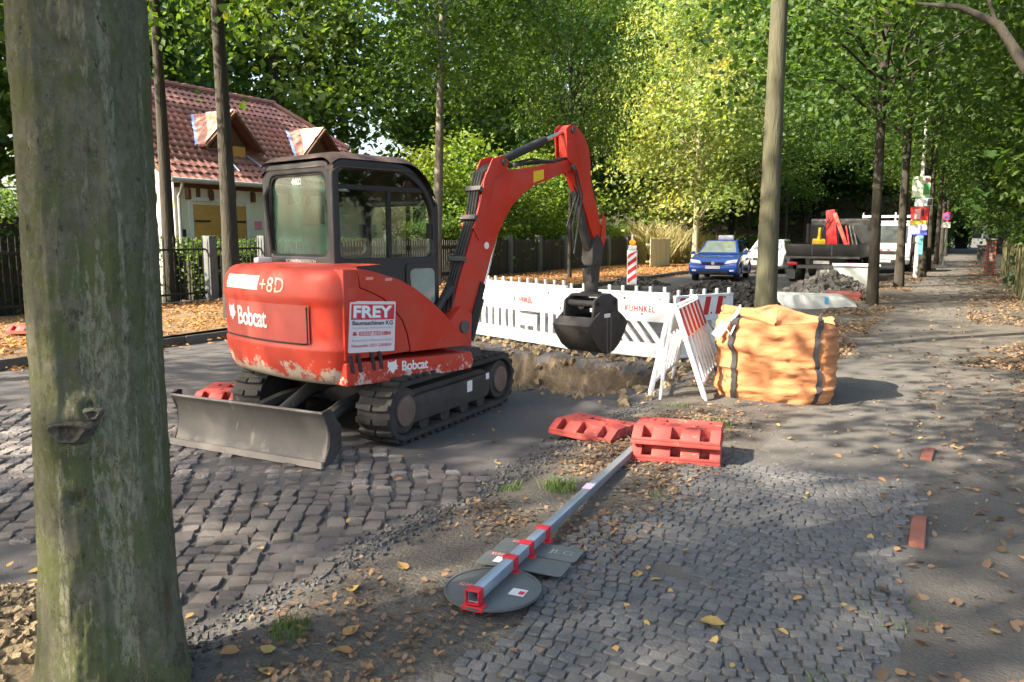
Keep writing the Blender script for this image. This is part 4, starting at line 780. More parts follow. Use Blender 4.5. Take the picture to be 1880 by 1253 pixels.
def cside(y,dy,nm):
    s=MB(); o=rp([(x0,.70),(x1+.02,.70),(x1,1.95),(x1-.30,2.285),(x0,2.285)],[.03,.05,.20,.30,.14]); n_=rp([(x0+.07,1.455),(x1-.045,1.455),(x1-.06,1.93),(x1-.33,2.205),(x0+.075,2.205)],[.06,.08,.17,.25,.07])
    s.ring([(a,y,b) for a,b in o],[(a,y,b) for a,b in n_],(0,dy,0)); f_=s.build(nm,m_cab,EX,bevel=.016,seg=3)
    g=MB(); g.add([(a,y+dy*.5,b) for a,b in n_],[tuple(range(len(n_)))]); g.build('side_window',g_side,f_,smooth=0)
    d=MB(); d.bx(x0+.05,x1-.06,y+dy*.2,y+dy*.8,2.035,2.075); d.build('window_rail',m_black,f_); d=MB(); d.bx(-.08,-.045,y+dy*.2,y+dy*.8,1.45,2.04); d.build('window_divider',m_black,f_); d=MB(); d.bx(x1-.10,x1-.07,y-dy*.05,y+dy*.7,1.62,1.76); d.build('latch',m_black,f_); return f_
RS=cside(ya_,.06,'cab_right_frame'); LS=cside(yb_-.06,.06,'cab_left_frame')
# lower quarter window with its own frame in front of the hood line
lw=MB(); o=rp([(.10,.92),(.505,.92),(.505,1.40),(.10,1.40)],.05); n_=rp([(.18,1.0),(.46,1.0),(.46,1.35),(.14,1.35)],.07); lw.ring([(a,ya_-.012,b) for a,b in o],[(a,ya_-.012,b) for a,b in n_],(0,.01,0)); lwf=lw.build('lower_window_frame',m_cab,RS); g=MB(); g.add([(a,ya_-.006,b) for a,b in n_],[tuple(range(len(n_)))]); g.build('lower_window',M('lower_pane',(.18,.26,.22),(.30,.38,.34),5,.12,spec=.8),RS,smooth=0)
rfm=MB()
def roofp(u,v):
    x=x0-.015+u*(x1+.0-x0); y=ya_-.01+v*(yb_-ya_+.02); e=min(u,1-u)*(x1-x0); f=min(v,1-v)*(yb_-ya_); z=2.345-.055*max(0,1-e/.12)**2-.06*max(0,1-f/.12)**2-.30*max(0,(x-.12)/.40)**2
    return (x,y,z)
rfm.grid(roofp,30,24); rfm.grid(lambda u,v:(lambda p:(p[0],p[1],p[2]-.07))(roofp(u,v)),30,24); RF=rfm.build('cab_roof',m_roofd,EX,smooth=60)
MB().prism([(x1-.02,ya_+.02,1.0),(x1-.02,yb_-.02,1.0),(x1-.03,yb_-.02,1.93),(x1-.03,ya_+.02,1.93)],(.03,0,0)).add([],[]) 
fw=MB(); n_=rp([(ya_,.75),(yb_,.75),(yb_,1.98),(ya_,1.98)],.08); i3=rp([(ya_+.06,.85),(yb_-.06,.85),(yb_-.06,1.93),(ya_+.06,1.93)],.07); fw.ring([(x1-.03,a,b) for a,b in n_],[(x1-.03,a,b) for a,b in i3],(.05,0,0)); FF=fw.build('cab_front_frame',m_cab,EX,bevel=.012); g=MB(); g.add([(x1-.01,a,b) for a,b in i3],[tuple(range(len(i3)))]); g.build('windscreen',g_side,FF,smooth=0)
m_seat=M('seat_cloth',(.16,.20,.21),(.24,.29,.29),12,.9)
s=MB(); s.pxz(rpoly([(-.50,1.0),(-.36,1.0),(-.42,1.75),(-.54,1.75)],.05,5),.15,.58); s.build('seat_backrest',m_seat,EX,bevel=.03); MB().bx(-.45,.05,.14,.6,.9,1.02).build('seat_cushion',m_seat,EX,bevel=.04)
for y in (.02,.68): MB().tube([(.05,y,.9),(.12,y,1.25)],.015,8).tube([(.12,y,1.25),(.14,y,1.38)],.03,8).build('control_lever',m_black,EX)
MB().bx(-.6,.45,-.05,.75,.62,.9).build('cab_floor',m_black,EX)
text_on('window_lettering','4402',lambda u,v:(x0-.002+.03,.52-u,2.085+v),.15,.055,m_decal,CF,bold=.03); text_on('safety_lettering','SCHWENKBEREICH',lambda u,v:(x0-.003,.60-u,1.415+v),.44,.03,M('faint_white',(.5,.5,.5),None),CF,bold=.01)
MB().tube([(x0+.02,.84,1.45),(x0-.02,.86,2.0),(x0+.05,.84,2.15)],.022,8).build('grab_rail',m_black,EX)
# --- boom (in its own vertical plane)
BX,BY=.909,-.10
def bpz(pts,y0,y1): return [(BX+a,y0,b) for a,b in pts]
outer=[(-.33,.86),(-.18,1.24),(0,1.66),(.10,1.93),(.155,2.15),(.22,2.27),(.32,2.30),(.45,2.30),(.60,2.315),(.85,2.345),(1.10,2.385),(1.35,2.435),(1.50,2.475),(1.66,2.49)]
inner=[(1.70,2.42),(1.64,2.35),(1.45,2.29),(1.2,2.215),(.98,2.15),(.80,2.06),(.62,1.93),(.50,1.79),(.40,1.64),(.30,1.42),(.18,1.12),(.04,.80),(-.06,.66),(-.22,.68)]
inner=[(a-.025,z+.022) for a,z in inner]
b=MB(); b.prism(bpz(outer+inner,-.17,0),(0,.14,0)); BM=b.build('boom',m_boom,EX,bevel=.012,seg=2)
for y in (-.185,-.025):
    q=MB(); q.prism([(BX+a,y,z) for a,z in ((-.0,1.72),(.10,1.98),(.16,2.2),(.28,2.40),(.42,2.44),(.52,2.40),(.50,2.30),(.30,2.2),(.22,1.9),(.08,1.6))],(0,.012,0)); q.build('boom_bracket',m_boom,BM,bevel=.004)
MB().cyl((BX+.44,-.205,2.375),(BX+.44,.005,2.375),.03,14).build('pin',m_steel,BM)
MB().cyl((BX-.2,-.26,.78),(BX-.2,.06,.78),.06,16).build('pin',m_steel,BM)
sw=MB(); sw.prism([(BX-.45,-.24,.52),(BX-.10,-.24,.52),(BX-.08,-.24,.90),(BX-.24,-.24,.98),(BX-.45,-.24,.80)],(0,.28,0)); sw.build('swing_bracket',m_boom,EX,bevel=.02)
yl=MB(); yl.prism([(BX+.93,-.172,2.20),(BX+1.10,-.172,2.245),(BX+1.10,-.172,2.345),(BX+.93,-.172,2.315)],(0,.002,0)); yl.build('yellow_sticker',M('sticker_yellow',(.75,.55,.02),None,rough=.5),BM)
rd_=MB(); rd_.prism([(BX+.20+.035*math.cos(a),-.172,1.55+.035*math.sin(a)) for a in np.linspace(0,6.28,16)[:-1]],(0,.002,0)); rd_.build('round_badge',m_decal,BM)
# boom lift cylinder (under), arm cylinder (over)
MB().tube([(BX+.02,-.10,.62),(BX+.17,-.10,1.02)],.048,14).build('lift_cylinder',m_hose,BM); MB().tube([(BX+.14,-.10,.95),(BX+.40,-.10,1.62)],.026,12).build('lift_rod',m_chrome,BM)
MB().tube([(BX+.43,-.10,2.375),(BX+1.20,-.10,2.66)],.046,14).build('arm_cylinder',m_hose,BM); MB().tube([(BX+1.18,-.10,2.652),(BX+1.60,-.10,2.81)],.022,12).build('arm_rod',m_chrome,BM)
sh=MB(); sh.pxz([(BX-.10,.70),(BX-.02,.66),(BX+.17,1.16),(BX+.11,1.20)],-.19,-.03); sh.build('cylinder_guard',m_black,BM,bevel=.01)
for k in range(4):
    y=-.155+k*.035; h_=MB(); h_.tube([(BX-.30-.03*k,y,.80),(BX-.26,y,1.12),(BX-.10,y,1.50),(BX+.03,y,1.80),(BX+.09,y,2.06),(BX+.16,y,2.26),(BX+.34,y,2.36),(BX+.6,y,2.35+.02*(k%2)),(BX+.95,y,2.42+.03*math.sin(k*2)),(BX+1.3,y,2.44),(BX+1.52,y,2.50)],.013,7); h_.build('hydraulic_hose',m_hose,BM)
for a,z in ((-.14,1.42),(.02,1.82),(.10,2.1),(.62,2.36)): MB().box((BX+a,-.10,z),(.05,.20,.045),(0,-1.1 if z<2.2 else 0,0)).build('hose_clamp',m_steel,BM,bevel=.006)
gv=MB(); gv.tube([(BX-.62,-.14,.75),(BX-.40,-.16,1.05),(BX-.26,-.15,1.15)],.035,8).tube([(BX-.6,-.05,.72),(BX-.36,-.07,1.0),(BX-.22,-.08,1.2)],.03,8); gv.build('foot_hose_bundle',m_hose,BM)
# stick
stk=[(1.50,2.80),(1.60,2.86),(1.70,2.86),(1.85,2.77),(1.955,2.62),(1.985,2.45),(1.99,2.30),(2.06,2.10),(2.17,1.86),(2.22,1.68),(2.19,1.56),(2.11,1.55),(2.0,1.72),(1.84,2.02),(1.74,2.16),(1.66,2.28),(1.62,2.42),(1.53,2.50)]
q=MB(); q.prism(bpz(stk,-.155,0),(0,.11,0)); ST=q.build('stick',m_boom,EX,bevel=.01)
for y in (-.185,-.03): q=MB(); q.prism([(BX+a,y,z) for a,z in ((1.50,2.50),(1.47,2.80),(1.55,2.86),(1.66,2.84),(1.70,2.60),(1.80,2.40),(1.68,2.30))],(0,.014,0)); q.build('stick_cheek',m_boom,ST,bevel=.004)
for a,z in ((1.60,2.40),(1.585,2.80)): MB().cyl((BX+a,-.21,z),(BX+a,.01,z),.032,14).build('pin',m_steel,ST)
MB().tube([(BX+1.95,-.10,2.42),(BX+2.10,-.10,2.06)],.046,12).build('grab_cylinder',m_hose,ST); MB().tube([(BX+2.09,-.10,2.08),(BX+2.22,-.10,1.84)],.022,10).build('grab_rod',m_chrome,ST)
for y in (-.18,-.03): q=MB(); q.prism([(BX+a,y,z) for a,z in ((2.20,1.90),(2.27,1.86),(2.28,1.62),(2.22,1.50),(2.17,1.56),(2.20,1.72))],(0,.012,0)); q.build('link_plate',m_boom,ST,bevel=.004)
q=MB(); q.prism(bpz([(1.72,2.15),(1.80,2.12),(2.02,1.62),(2.12,1.42),(2.05,1.40),(1.92,1.62)],-.14,0),(0,.08,0)); q.build('underside_guard',m_dsteel,ST,bevel=.01)
for k in range(3):
    y=-.14+.04*k; MB().tube([(BX+1.52,y,2.50),(BX+1.66,y-.05,2.36),(BX+1.76,y-.06,2.10),(BX+1.70-.05*k,y-.05,1.75),(BX+1.66+.06*k,y-.03,1.45),(BX+1.92,y,1.28),(BX+2.04,y,1.32)],.012,7).build('hydraulic_hose',m_hose,ST)
# coupler, rotator, grab
gx=BX+2.10; cpl=MB(); cpl.pxz([(gx-.10,1.30),(gx+.10,1.30),(gx+.14,1.56),(gx+.02,1.66),(gx-.08,1.58)],-.18,-.02); cpl.pxz([(gx-.08,1.10),(gx+.07,1.10),(gx+.10,1.32),(gx-.11,1.32)],-.165,-.035); cpl.build('quick_coupler',m_dsteel,ST,bevel=.014)
rt=MB(); rt.cyl((gx,-.10,.985),(gx,-.10,1.12),.085,20).cyl((gx,-.10,.955),(gx,-.10,.99),.125,20); RT=rt.build('rotator',m_dsteel,EX,bevel=.008)
yk=MB()
for y in (-.32,.09): yk.pxz([(gx-.26,.70),(gx+.26,.70),(gx+.24,.90),(gx+.10,.965),(gx-.10,.965),(gx-.24,.90)],y,y+.03)
yk.cyl((gx-.18,-.32,.86),(gx-.18,.12,.86),.04,12).cyl((gx+.18,-.32,.86),(gx+.18,.12,.86),.04,12).bx(gx-.13,gx+.13,-.30,.10,.94,.97); yk.build('grab_yoke',m_dsteel,RT,bevel=.006)
MB().tube([(gx-.20,-.10,.84),(gx+.20,-.10,.84)],.05,12).build('grab_closing_cylinder',m_hose,RT)
MB().bx(gx-.10,gx+.02,-.365,-.345,.70,.745).build('white_tag',m_decal,RT)
for s_ in (-1,1):
    pf=[(.004,.30),(.09,.285),(.22,.36),(.34,.50),(.405,.62),(.30,.70),(.17,.775),(.05,.75),(.004,.70)]
    sh=MB(); sh.prism([(gx+s_*a,-.36,z) for a,z in pf],(0,.02,0)).prism([(gx+s_*a,.14,z) for a,z in pf],(0,.02,0))
    sk=[(.03,.292),(.09,.285),(.16,.315),(.22,.36),(.285,.425),(.34,.50),(.38,.565),(.405,.62),(.30,.70)]
    sh.add([(gx+s_*a,y,z) for a,z in sk for y in (-.345,.145)]+[(gx+s_*(a-.015),y,z+.012) for a,z in sk for y in (-.345,.145)],[(2*i,2*i+1,2*i+3,2*i+2) for i in range(len(sk)-1)]+[(18+2*i,18+2*i+2,18+2*i+3,18+2*i+1) for i in range(len(sk)-1)])
    S=sh.build('grab_shell',m_dsteel,EX,smooth=35); MB().bx(gx+s_*.012,gx+s_*.05,-.37,.17,.275,.31).build('shell_lip',m_steel,S); q=MB(); q.prism([(gx+s_*a,-.366,z) for a,z in ((.02,.30),(.05,.29),(.06,.70),(.02,.70))],(0,.005,0)); q.build('seam_rib',m_steel,S)
# ------------------------------------------------------------------ road works
m_wshade=m_white
def barrier(P0,P1,style,label,H=.93,text=None,stripe=False,nk=None):
    P0=Vector(P0);P1=Vector(P1); d=P1-P0; L_=d.length; z0=max(-.05,float(min(ground_z(P0.x,P0.y),-.03)))
    t=thing('road_barrier',label,'barrier',(P0.x,P0.y,-.055),math.atan2(d.y,d.x),'white barriers round the trench')
    q=MB(); q.bx(0,L_,-.02,.02,.52,H); TB=q.build('top_board',m_white,t,bevel=.008); q=MB(); q.bx(0,L_,-.02,.02,.07,.235); BB=q.build('bottom_rail',m_white,t,bevel=.008)
    for a in (0.,L_-.06): MB().bx(a+.002,a+.058,-.018,.018,.235,.52).build('end_post',m_white,t)
    q=MB(); q.bx(.0,L_,-.028,.028,H-.02,H+.012); q.build('top_lip',m_white,TB,bevel=.006); q=MB(); q.bx(0,L_,-.03,.03,.05,.085); q.build('foot_lip',m_white,BB,bevel=.006)
    n=nk or int(L_/.19)
    for k in range(n): a=.07+k*(L_-.14)/(n-1); MB().bx(a-.018,a+.018,-.018,.018,H+.012,H+.085).build('knob',m_white,TB,bevel=.008)
    for k in range(int(L_/.26)): a=.15+k*.26; MB().cyl((a,-.021,.62+.2*(k%2)),(a,-.026,.62+.2*(k%2)),.014,8).build('rivet',m_dsteel,TB)
    if style=='v':
        a=.06; k=0
        while a<L_-.1:
            if abs(a-L_*.62)<.22 : 
                a+=.06; continue
            MB().bx(a+.075,a+.175,-.016,.016,.236,.519).build('bar',m_white,t,bevel=.004); a+=.175
        a=L_*.62; q=MB(); q.bx(a-.24,a+.24,-.014,.014,.30,.475); q.build('reflector_plate',m_white,t); q=MB(); [q.bx(a+b_,a+b_+.06,-.016,.016,.2355,.31) for b_ in (-.23,-.03,.17)]; q.build('bar',m_white,t)
    elif style=='d':
        a=.02
        while a<L_-.28: MB().prism([(a,-.016,.519),(a+.085,-.016,.519),(a+.085+.24,-.016,.236),(a+.24,-.016,.236)],(0,.032,0)).build('bar',m_white,t); a+=.165
    if text: text_on('lettering',text[0],lambda u,v:(text[1]-.04+u,-.026,.645+v),.44,.085,m_red,TB,bold=.02,space=1.15)
    if stripe:
        a=.03
        while a<L_-.2: MB().prism([(a,-.0215,.60),(a+.10,-.0215,.60),(a+.16,-.0215,.86),(a+.06,-.0215,.86)],(0,-.002,0)).build('red_stripe',m_red,TB); a+=.24
    return t
barrier((-7.05,11.05),(-4.88,10.17),'v','white plastic barrier with upright slots left of the grab',.93,('KUHNKEL',1.2))
barrier((-4.86,10.13),(-3.30,9.93),'d','white plastic barrier with slanting slots right of the grab',.90,('KUHNKEL',.98))
barrier((-3.24,9.96),(-2.75,10.95),'d','short end of white barrier with red marks receding behind the bulk bag',.86,None,True)
# trestle barrier: two hinged frames
P0=Vector((-2.43,7.42,0)); P1=Vector((-2.62,8.72,0)); d=(P1-P0); tr=thing('trestle_barrier','folded white trestle barrier with red striped board leaning over the trench edge','trestle',(P0.x,P0.y,-.03),math.atan2(d.y,d.x)); Lt=d.length; Ht=.97
for s_,foot in ((1,.20),(-1,.34)):
    # s=+1 leans to the left, s=-1 to the right in the picture
    def pt(x,v,off=0): return Vector((x,s_*(.015+foot*(1-v))+s_*off,Ht*v))
    for x in (0.,Lt): q=MB(); q.tube([pt(x,.0),pt(x,.10)],[.014,.022],8).tube([pt(x,.09),pt(x,1.0)],.026,8); q.build('leg',m_white,tr)
    bd=MB(); c=[pt(-.02,.66),pt(Lt+.02,.66),pt(Lt+.02,.95),pt(-.02,.95)]; bd.prism(c,(0,s_*.025,.008)); B=bd.build('board',m_white,tr)
    nrm_=Vector((0,s_*Ht,foot)).normalized()
    a=.02
    while a<Lt-.05: e=[pt(a,.67)+nrm_*.028,pt(min(a+.115,Lt),.67)+nrm_*.028,pt(min(a+.08,Lt),.94)+nrm_*.028,pt(max(a-.035,0),.94)+nrm_*.028]; q=MB(); q.prism(e,nrm_*.002); q.build('red_stripe',m_red,B); a+=.235
    for k in range(7): x=.07+k*(Lt-.14)/6; MB().tube([pt(x,.20),pt(x,.66)],.015,6).build('slat',m_white,tr)
    MB().tube([pt(0,.20),pt(Lt,.20)],.02,6).build('rail',m_white,tr)
MB().tube([(.0,.10,.02),(.02,.05,.6),(0,.0,.93)],[.014,.024,.024],8).build('leg',m_white,tr)
# bulk bag
m_bag=M('bag_orange_fabric',(.41,.16,.06),(.50,.225,.10),2,.85,bump=.5,bscale=16,stretch=(.8,.8,1.8),c3=None); m_strap=M('strap_black',(.02,.02,.024),(.035,.035,.04),30,.8)
bag=thing('bulk_bag','big orange fabric bulk bag with two black straps beside the path','bulk bag',(-1.62,8.24,-.01),R(11))
def bagp(u,z,off=0):
    a=u*2*PI; c,s=math.cos(a),math.sin(a); e=5.0; r=(abs(c)**e+abs(s)**e)**(-1/e); t=z/.86
    bul=.97+.035*math.sin(PI*min(1,t))-.07*max(0,.15-t)/.15-.03*max(0,t-.8)/.2
    wr=.085*(float(fbm(c*1.5+3,s*1.5,z*2.5,3))-.5)+.11*(float(fbm(c*1.7+z*.8,s*1.7,z*11,4))-.5)*(1.1-t*.5)
    r1=1-abs(2*float(fbm(c*1.3+2+z*.6,s*1.3,z*4.2,3))-1); r2=1-abs(2*float(fbm(c*2.6+8,s*2.6+z,z*7,3))-1); r3=1-abs(2*float(fbm(c*1.6+4+z,s*1.6,z*17,3))-1); wr=wr*.6+.020*(r1**5-.25)+.022*(r2**4-.25)+.026*(r3**4-.25)*(1.2-t*.6)
    R0=.54*r*bul+wr+off; return (R0*c*1.03,R0*s*.93,z+.0)
def bagtop(u): return .80+.10*(float(fbm(math.cos(u*6.283)*2+7,math.sin(u*6.283)*2))-.5)+.055*math.cos(u*6.283*1+.4)*-1+.03*math.sin(u*6.283*5)
b=MB(); nu,nv=120,44
b.grid(lambda u,v:bagp(u,v*bagtop(u)),nu,nv,True)
b.grid(lambda u,v:(lambda p:(p[0]*(1-v*.97),p[1]*(1-v*.97),bagtop(u)+.02*math.sin(v*PI)-.14*v+.03*(float(fbm(p[0]*4*(1-v)+3,p[1]*4*(1-v)))-.5)))(bagp(u,bagtop(u))),nu,14,True); BG=b.build('bag_body',m_bag,bag,smooth=70)
for uc in (.655,.845):
    s=MB(); wv=.011
    def sp_(v,k): u=uc+k*wv+.004*math.sin(v*7); zz=.02+v*(bagtop(u)+.01); return bagp(u,min(zz,bagtop(u)+.03),.022)
    s.grid(lambda u,v:sp_(v,u-.5),4,30); s.build('strap',m_strap,bag)
    lp_=MB(); q=Vector(bagp(uc,bagtop(uc),.02)); lp_.tube([q,q+Vector((0,.04,.05)),q+Vector((0,.10,.02))],.018,6); lp_.build('strap_loop',m_strap,bag)
q=Vector(bagp(.635,.70,.02)); k_=MB(); k_.box(q+Vector((-.05,-.03,.0)),(.085,.006,.16),(0,.6,0)); k_.build('white_tag',m_white,bag); s=MB(); s.tube([q+Vector((.03,-.02,.10)),q+Vector((-.0,-.05,.02)),q+Vector((.05,-.06,-.04)),q+Vector((.10,-.02,.08))],.009,6).tube([q+Vector((.05,0,.09)),q+Vector((.10,-.02,.16)),q+Vector((.13,0,.24))],[.016,.02,.008],6); s.build('tied_cord',m_white,bag)
text_on('painted_letters','MQ',lambda u,v:bagp(.60+u*.3,.20+v,.045),.13,.13,m_strap,bag,bold=-.01)
# rubber feet
m_foot=M('foot_red_plastic',(.32,.035,.032),(.38,.07,.058),4,.65,bump=.2,bscale=70,c3=(.52,.22,.19),f3=.6,s3=8)
def foot(label,loc,rz,rot=None,group='red barrier feet'):
    t=thing('barrier_weight',label,'barrier foot',loc,rz,group,rot)
    q=MB(); q.bx(-.31,.31,-.21,.21,0,.028); q.build('base_plate',m_foot,t,bevel=.006)
    for a,b in ((-.305,-.235),(-.165,-.035),(.035,.165),(.235,.305)):
        q=MB(); q.pyz([(-.20,.028),(-.08,.028),(-.08,.112),(-.11,.112),(-.20,.05)],a,b); q.build('rib',m_foot,t,bevel=.004)
    q=MB(); q.bx(-.305,.305,-.21,-.185,.028,.048); q.build('front_rim',m_foot,t,bevel=.004)
    q=MB(); q.bx(-.30,.30,-.079,.05,.028,.111); q.build('top_deck',m_foot,t,bevel=.006); q=MB(); q.bx(-.30,-.10,.052,.195,.028,.109).bx(.12,.30,.052,.195,.028,.109).bx(-.10,.12,.13,.195,.028,.108); q.build('rear_deck',m_foot,t,bevel=.006)
    for a,b in ((-.2,.1),(.2,.1),(-.12,-.02),(.12,-.02)): MB().cyl((a,b,.108),(a,b,.118),.022,10).build('stud',m_foot,t)
    return t
foot('worn red barrier foot lying alone by the asphalt edge',(-2.53,5.80,-.005),R(-12)); foot('lower red barrier foot of the stack of two',(-1.72,5.44,.015),R(13)); foot('upper red barrier foot of the stack of two',(-1.72,5.46,.135),R(11))
foot('bright red barrier foot lying behind the dozer blade',(-5.72,4.95,.10),R(20),(.12,0,R(20))); 
q=foot('pale worn red foot on the leafy far verge beside the trunk',(-12.35,6.9,.12),R(30)); 
# lying sign post
m_galv=M('galvanised_blue_grey',(.33,.40,.48),(.45,.52,.60),5,.35,.7,rvar=.1); m_signback=M('sign_back_grey',(.085,.098,.105),(.12,.135,.142),4,.5,.2,c3=(.2,.21,.2),f3=.68,s3=20); m_clamp=M('clamp_red',(.60,.02,.035),(.5,.015,.03),6,.4)
a=Vector((-1.695,2.655,0)); b=Vector((-2.01,5.33,0)); d=b-a; LS_=d.length; sg=thing('sign_post','fallen grey sign post with round and oblong sign plates seen from behind','traffic sign',(a.x,a.y,.0),math.atan2(d.y,d.x))
ang=-math.atan2(.115-.075,LS_)
# local x along the post; post slopes from the plates down to the far end
def pz(x): return .105-.05*x/LS_
q=MB(); w_=.0245
for x in (0,LS_): pass
o_=[(-w_,-w_),(w_,-w_),(w_,w_),(-w_,w_)]; i_=[(.82*y,.82*z) for y,z in o_]
def vx(x,l): return [(x,y,pz(x)+z) for y,z in l]
V=vx(0,o_)+vx(0,i_)+vx(LS_,o_)+vx(LS_,i_); F=[]
for i in range(4): j=(i+1)%4; F+=[(i,j,4+j,4+i),(8+i,12+i,12+j,8+j),(i,8+i,8+j,j),(4+i,4+j,12+j,12+i)]
q.add(V,F); q.build('post_tube',m_galv,sg,bevel=.003)
cl=[(.012,.05),(.40,.045),(.60,.045),(.83,.045)]
for x,w2 in cl:
    q=MB(); o2=[(y*1.32,z*1.32) for y,z in o_]; V=[(x-w2/2,y,pz(x)+z) for y,z in o2]+[(x-w2/2,y*1.04,pz(x)+z*1.04) for y,z in o_]; q.ring(V[:4],V[4:],(w2,0,0)); q.bx(x-w2/2,x+w2/2,-.048,.048,pz(x)-.060,pz(x)-.038); c_=q.build('clamp',m_clamp,sg,bevel=.004); MB().cyl((x,.0,pz(x)-.085),(x,.0,pz(x)-.05),.008,8).build('bolt',m_chrome,c_)
def plate(pts,z,nm): q=MB(); q.pxy(pts,z,z+.006); return q.build(nm,m_signback,sg,bevel=.002)
el=[(.20+.215*math.cos(t_),.0+.215*math.sin(t_)) for t_ in np.linspace(0,2*PI,49)[:-1]]; p1=plate(el,.052,'round_plate'); q=MB(); q.ring([(x,y,.050) for x,y in el],[(.20+(x-.20)*.955,y*.955,.050) for x,y in el],(0,0,.012)); q.build('plate_rim',m_signback,p1)
p2=plate(rpoly([(.435,-.235),(.60,-.235),(.60,.20),(.435,.20)],.02,4),.048,'oblong_plate'); p3=plate(rpoly([(.62,-.24),(.79,-.24),(.79,.19),(.62,.19)],.02,4),.044,'oblong_plate')
m_stk=M('sticker_paper',(.7,.72,.72),(.6,.62,.62),20,.5)
MB().bx(.17,.235,-.155,-.085,.0585,.0592).build('sticker',m_stk,p1); MB().bx(.183,.215,-.15,-.125,.0596,.0602).build('sticker_mark',m_dred,p1); MB().bx(.47,.535,.05,.125,.0545,.0552).build('sticker',m_stk,p2); MB().bx(.485,.51,.055,.075,.0556,.0562).build('sticker_mark',m_dred,p2)
m_pink=M('print_pale_red',(.72,.16,.18),(.75,.4,.4),30,.5)
text_on('printed_name','KUHNKEL',lambda u,v:(.165+v,.150-u,.0605),.105,.035,m_pink,p1,bold=.02); text_on('printed_name','KUHNKEL',lambda u,v:(.545+v,.165-u,.0560),.12,.03,m_pink,p2,bold=.02); text_on('printed_name','KUHNKEL',lambda u,v:(.74+v,.135-u,.0520),.085,.028,m_pink,p3,bold=.02)
text_on('scrawled_marks','JLG',lambda u,v:(.67+v,-.08-u,.0520),.12,.06,m_dgrey,p3,bold=-.012)
MB().bx(1.55,1.66,-.0285,.0285,pz(1.6)+.0277,pz(1.6)+.0283).build('post_sticker',M('sticker_lilac',(.6,.55,.7),(.7,.5,.6),30,.5),sg)
# warning beacon
bc=thing('warning_beacon','red and white striped beacon with orange lamp beyond the barriers','beacon',(-8.85,23.0,-.03),R(20)); q=MB(); q.bx(-.15,.15,-.03,.03,.12,1.18); BC=q.build('panel',m_white,bc,bevel=.02)
for k in range(5):
    z=.16+k*.25; e=[(-.13,z),(.13,z+.20),(.13,z+.33),(-.13,z+.13)]; e=[(x,min(1.15,zz)) for x,zz in e]; MB().prism([(x,-.031,zz) for x,zz in e],(0,-.003,0)).build('red_stripe',m_red,BC)
q=MB(); q.bx(-.13,.13,-.05,.05,1.18,1.32); q.build('lamp_box',m_white,bc,bevel=.03); MB().cyl((0,-.055,1.40),(0,.055,1.40),.10,20).build('lamp',M('lamp_orange',(.9,.32,.02),None,rough=.25),bc,bevel=.01); MB().tube([(0,0,1.4),(0,0,1.56),(0,0,1.64)],[.03,.035,.03],8).build('lamp_post',m_white,bc); MB().bx(-.3,.3,-.2,.2,0,.12).build('foot',m_black,bc,bevel=.02)
# heaps
def heap(name,label,cx,cy,rx,ry,h,mat,nst,size,seed,z0=-.08,cat='heap'):
    rg=np.random.default_rng(seed); t=thing(name,label,cat,(cx,cy,z0)); g=MB()
    def hz(x,y): r=math.hypot(x/rx,y/ry); return h*max(0,1-r**1.4)*(.75+.5*float(fbm(x*2+seed,y*2)))
    g.grid(lambda u,v:(lambda r,a:(r*rx*math.cos(a),r*ry*math.sin(a),hz(r*rx*math.cos(a),r*ry*math.sin(a))+.05*(float(fbm(r*9*math.cos(a),r*9*math.sin(a)))-.5)*(r<.98)))(v,u*2*PI),56,18,True); g.build('mound',mat,t,smooth=70)
    V=[];F=[];b=0
    for k in range(nst):
        a=rg.uniform(0,6.28); r=rg.random()**.6*1.05; x=r*rx*math.cos(a);y=r*ry*math.sin(a); s_=size*rg.uniform(.4,1.3); mt_=np.array(Euler(rg.uniform(0,6,3)).to_matrix()); c=np.array([(i,j,k2) for i in(-1,1) for j in(-1,1) for k2 in(-1,1)])*s_*.5*rg.uniform(.5,1.1,(8,3))
        V.append(c@mt_.T+[x,y,hz(x,y)+s_*.15]); F+=[tuple(i+b for i in f_) for f_ in ((0,1,3,2),(4,6,7,5),(0,4,5,1),(2,3,7,6),(0,2,6,4),(1,5,7,3))]; b+=8
    tag(rawmesh('lumps',np.concatenate(V),F,mat,t),kind='stuff'); return t
m_dh=M('black_spoil',(.012,.012,.013),(.034,.033,.033),7,.9,bump=.8,bscale=20); m_rub=M('grey_rubble',(.08,.077,.072),(.17,.165,.155),6,.9,bump=.6,bscale=20,island=.35); m_sand=M('sand_spoil',(.16,.12,.075),(.30,.23,.14),5,.95,bump=.7,bscale=40,island=.3)
heap('spoil_heap','dark heap of broken asphalt behind the barriers',-5.2,18.6,1.55,1.2,.62,m_dh,650,.09,1); heap('spoil_heap','second black heap next to the mossy trunk behind the bag',-4.0,17.2,.85,.8,.66,m_dh,400,.09,8)
heap('spoil_heap','low dark mound at the far roadside left of the blue car',-9.7,25.4,1.3,.8,.22,m_dh,250,.08,3); heap('rubble_heap','pale grey rubble heap in front of the black truck',-3.35,24.4,1.2,1.0,.52,m_rub,600,.16,4)
heap('sand_heap','sandy heap with stones at the lower left behind the trunk',-3.42,1.58,.66,.52,.17,m_sand,1100,.032,5)
m_conc=M('pale_concrete',(.30,.335,.345),(.38,.41,.42),3,.7,bump=.15,bscale=40)
s=thing('concrete_ring','low pale grey concrete element lying behind the mossy trunk','concrete element',(-3.2,19.3,-.06),R(8)); q=MB(); q.pxz(rpoly([(-1.0,0),(1.05,0),(1.15,.10),(.8,.30),(-1.0,.32)],[.02,.05,.08,.1,.05],5),-.45,.45); q.build('body',m_conc,s,bevel=.02); MB().bx(.45,.53,-.455,-.452,.12,.28).build('blue_mark',M('paint_blue',(.06,.3,.55),None),s)
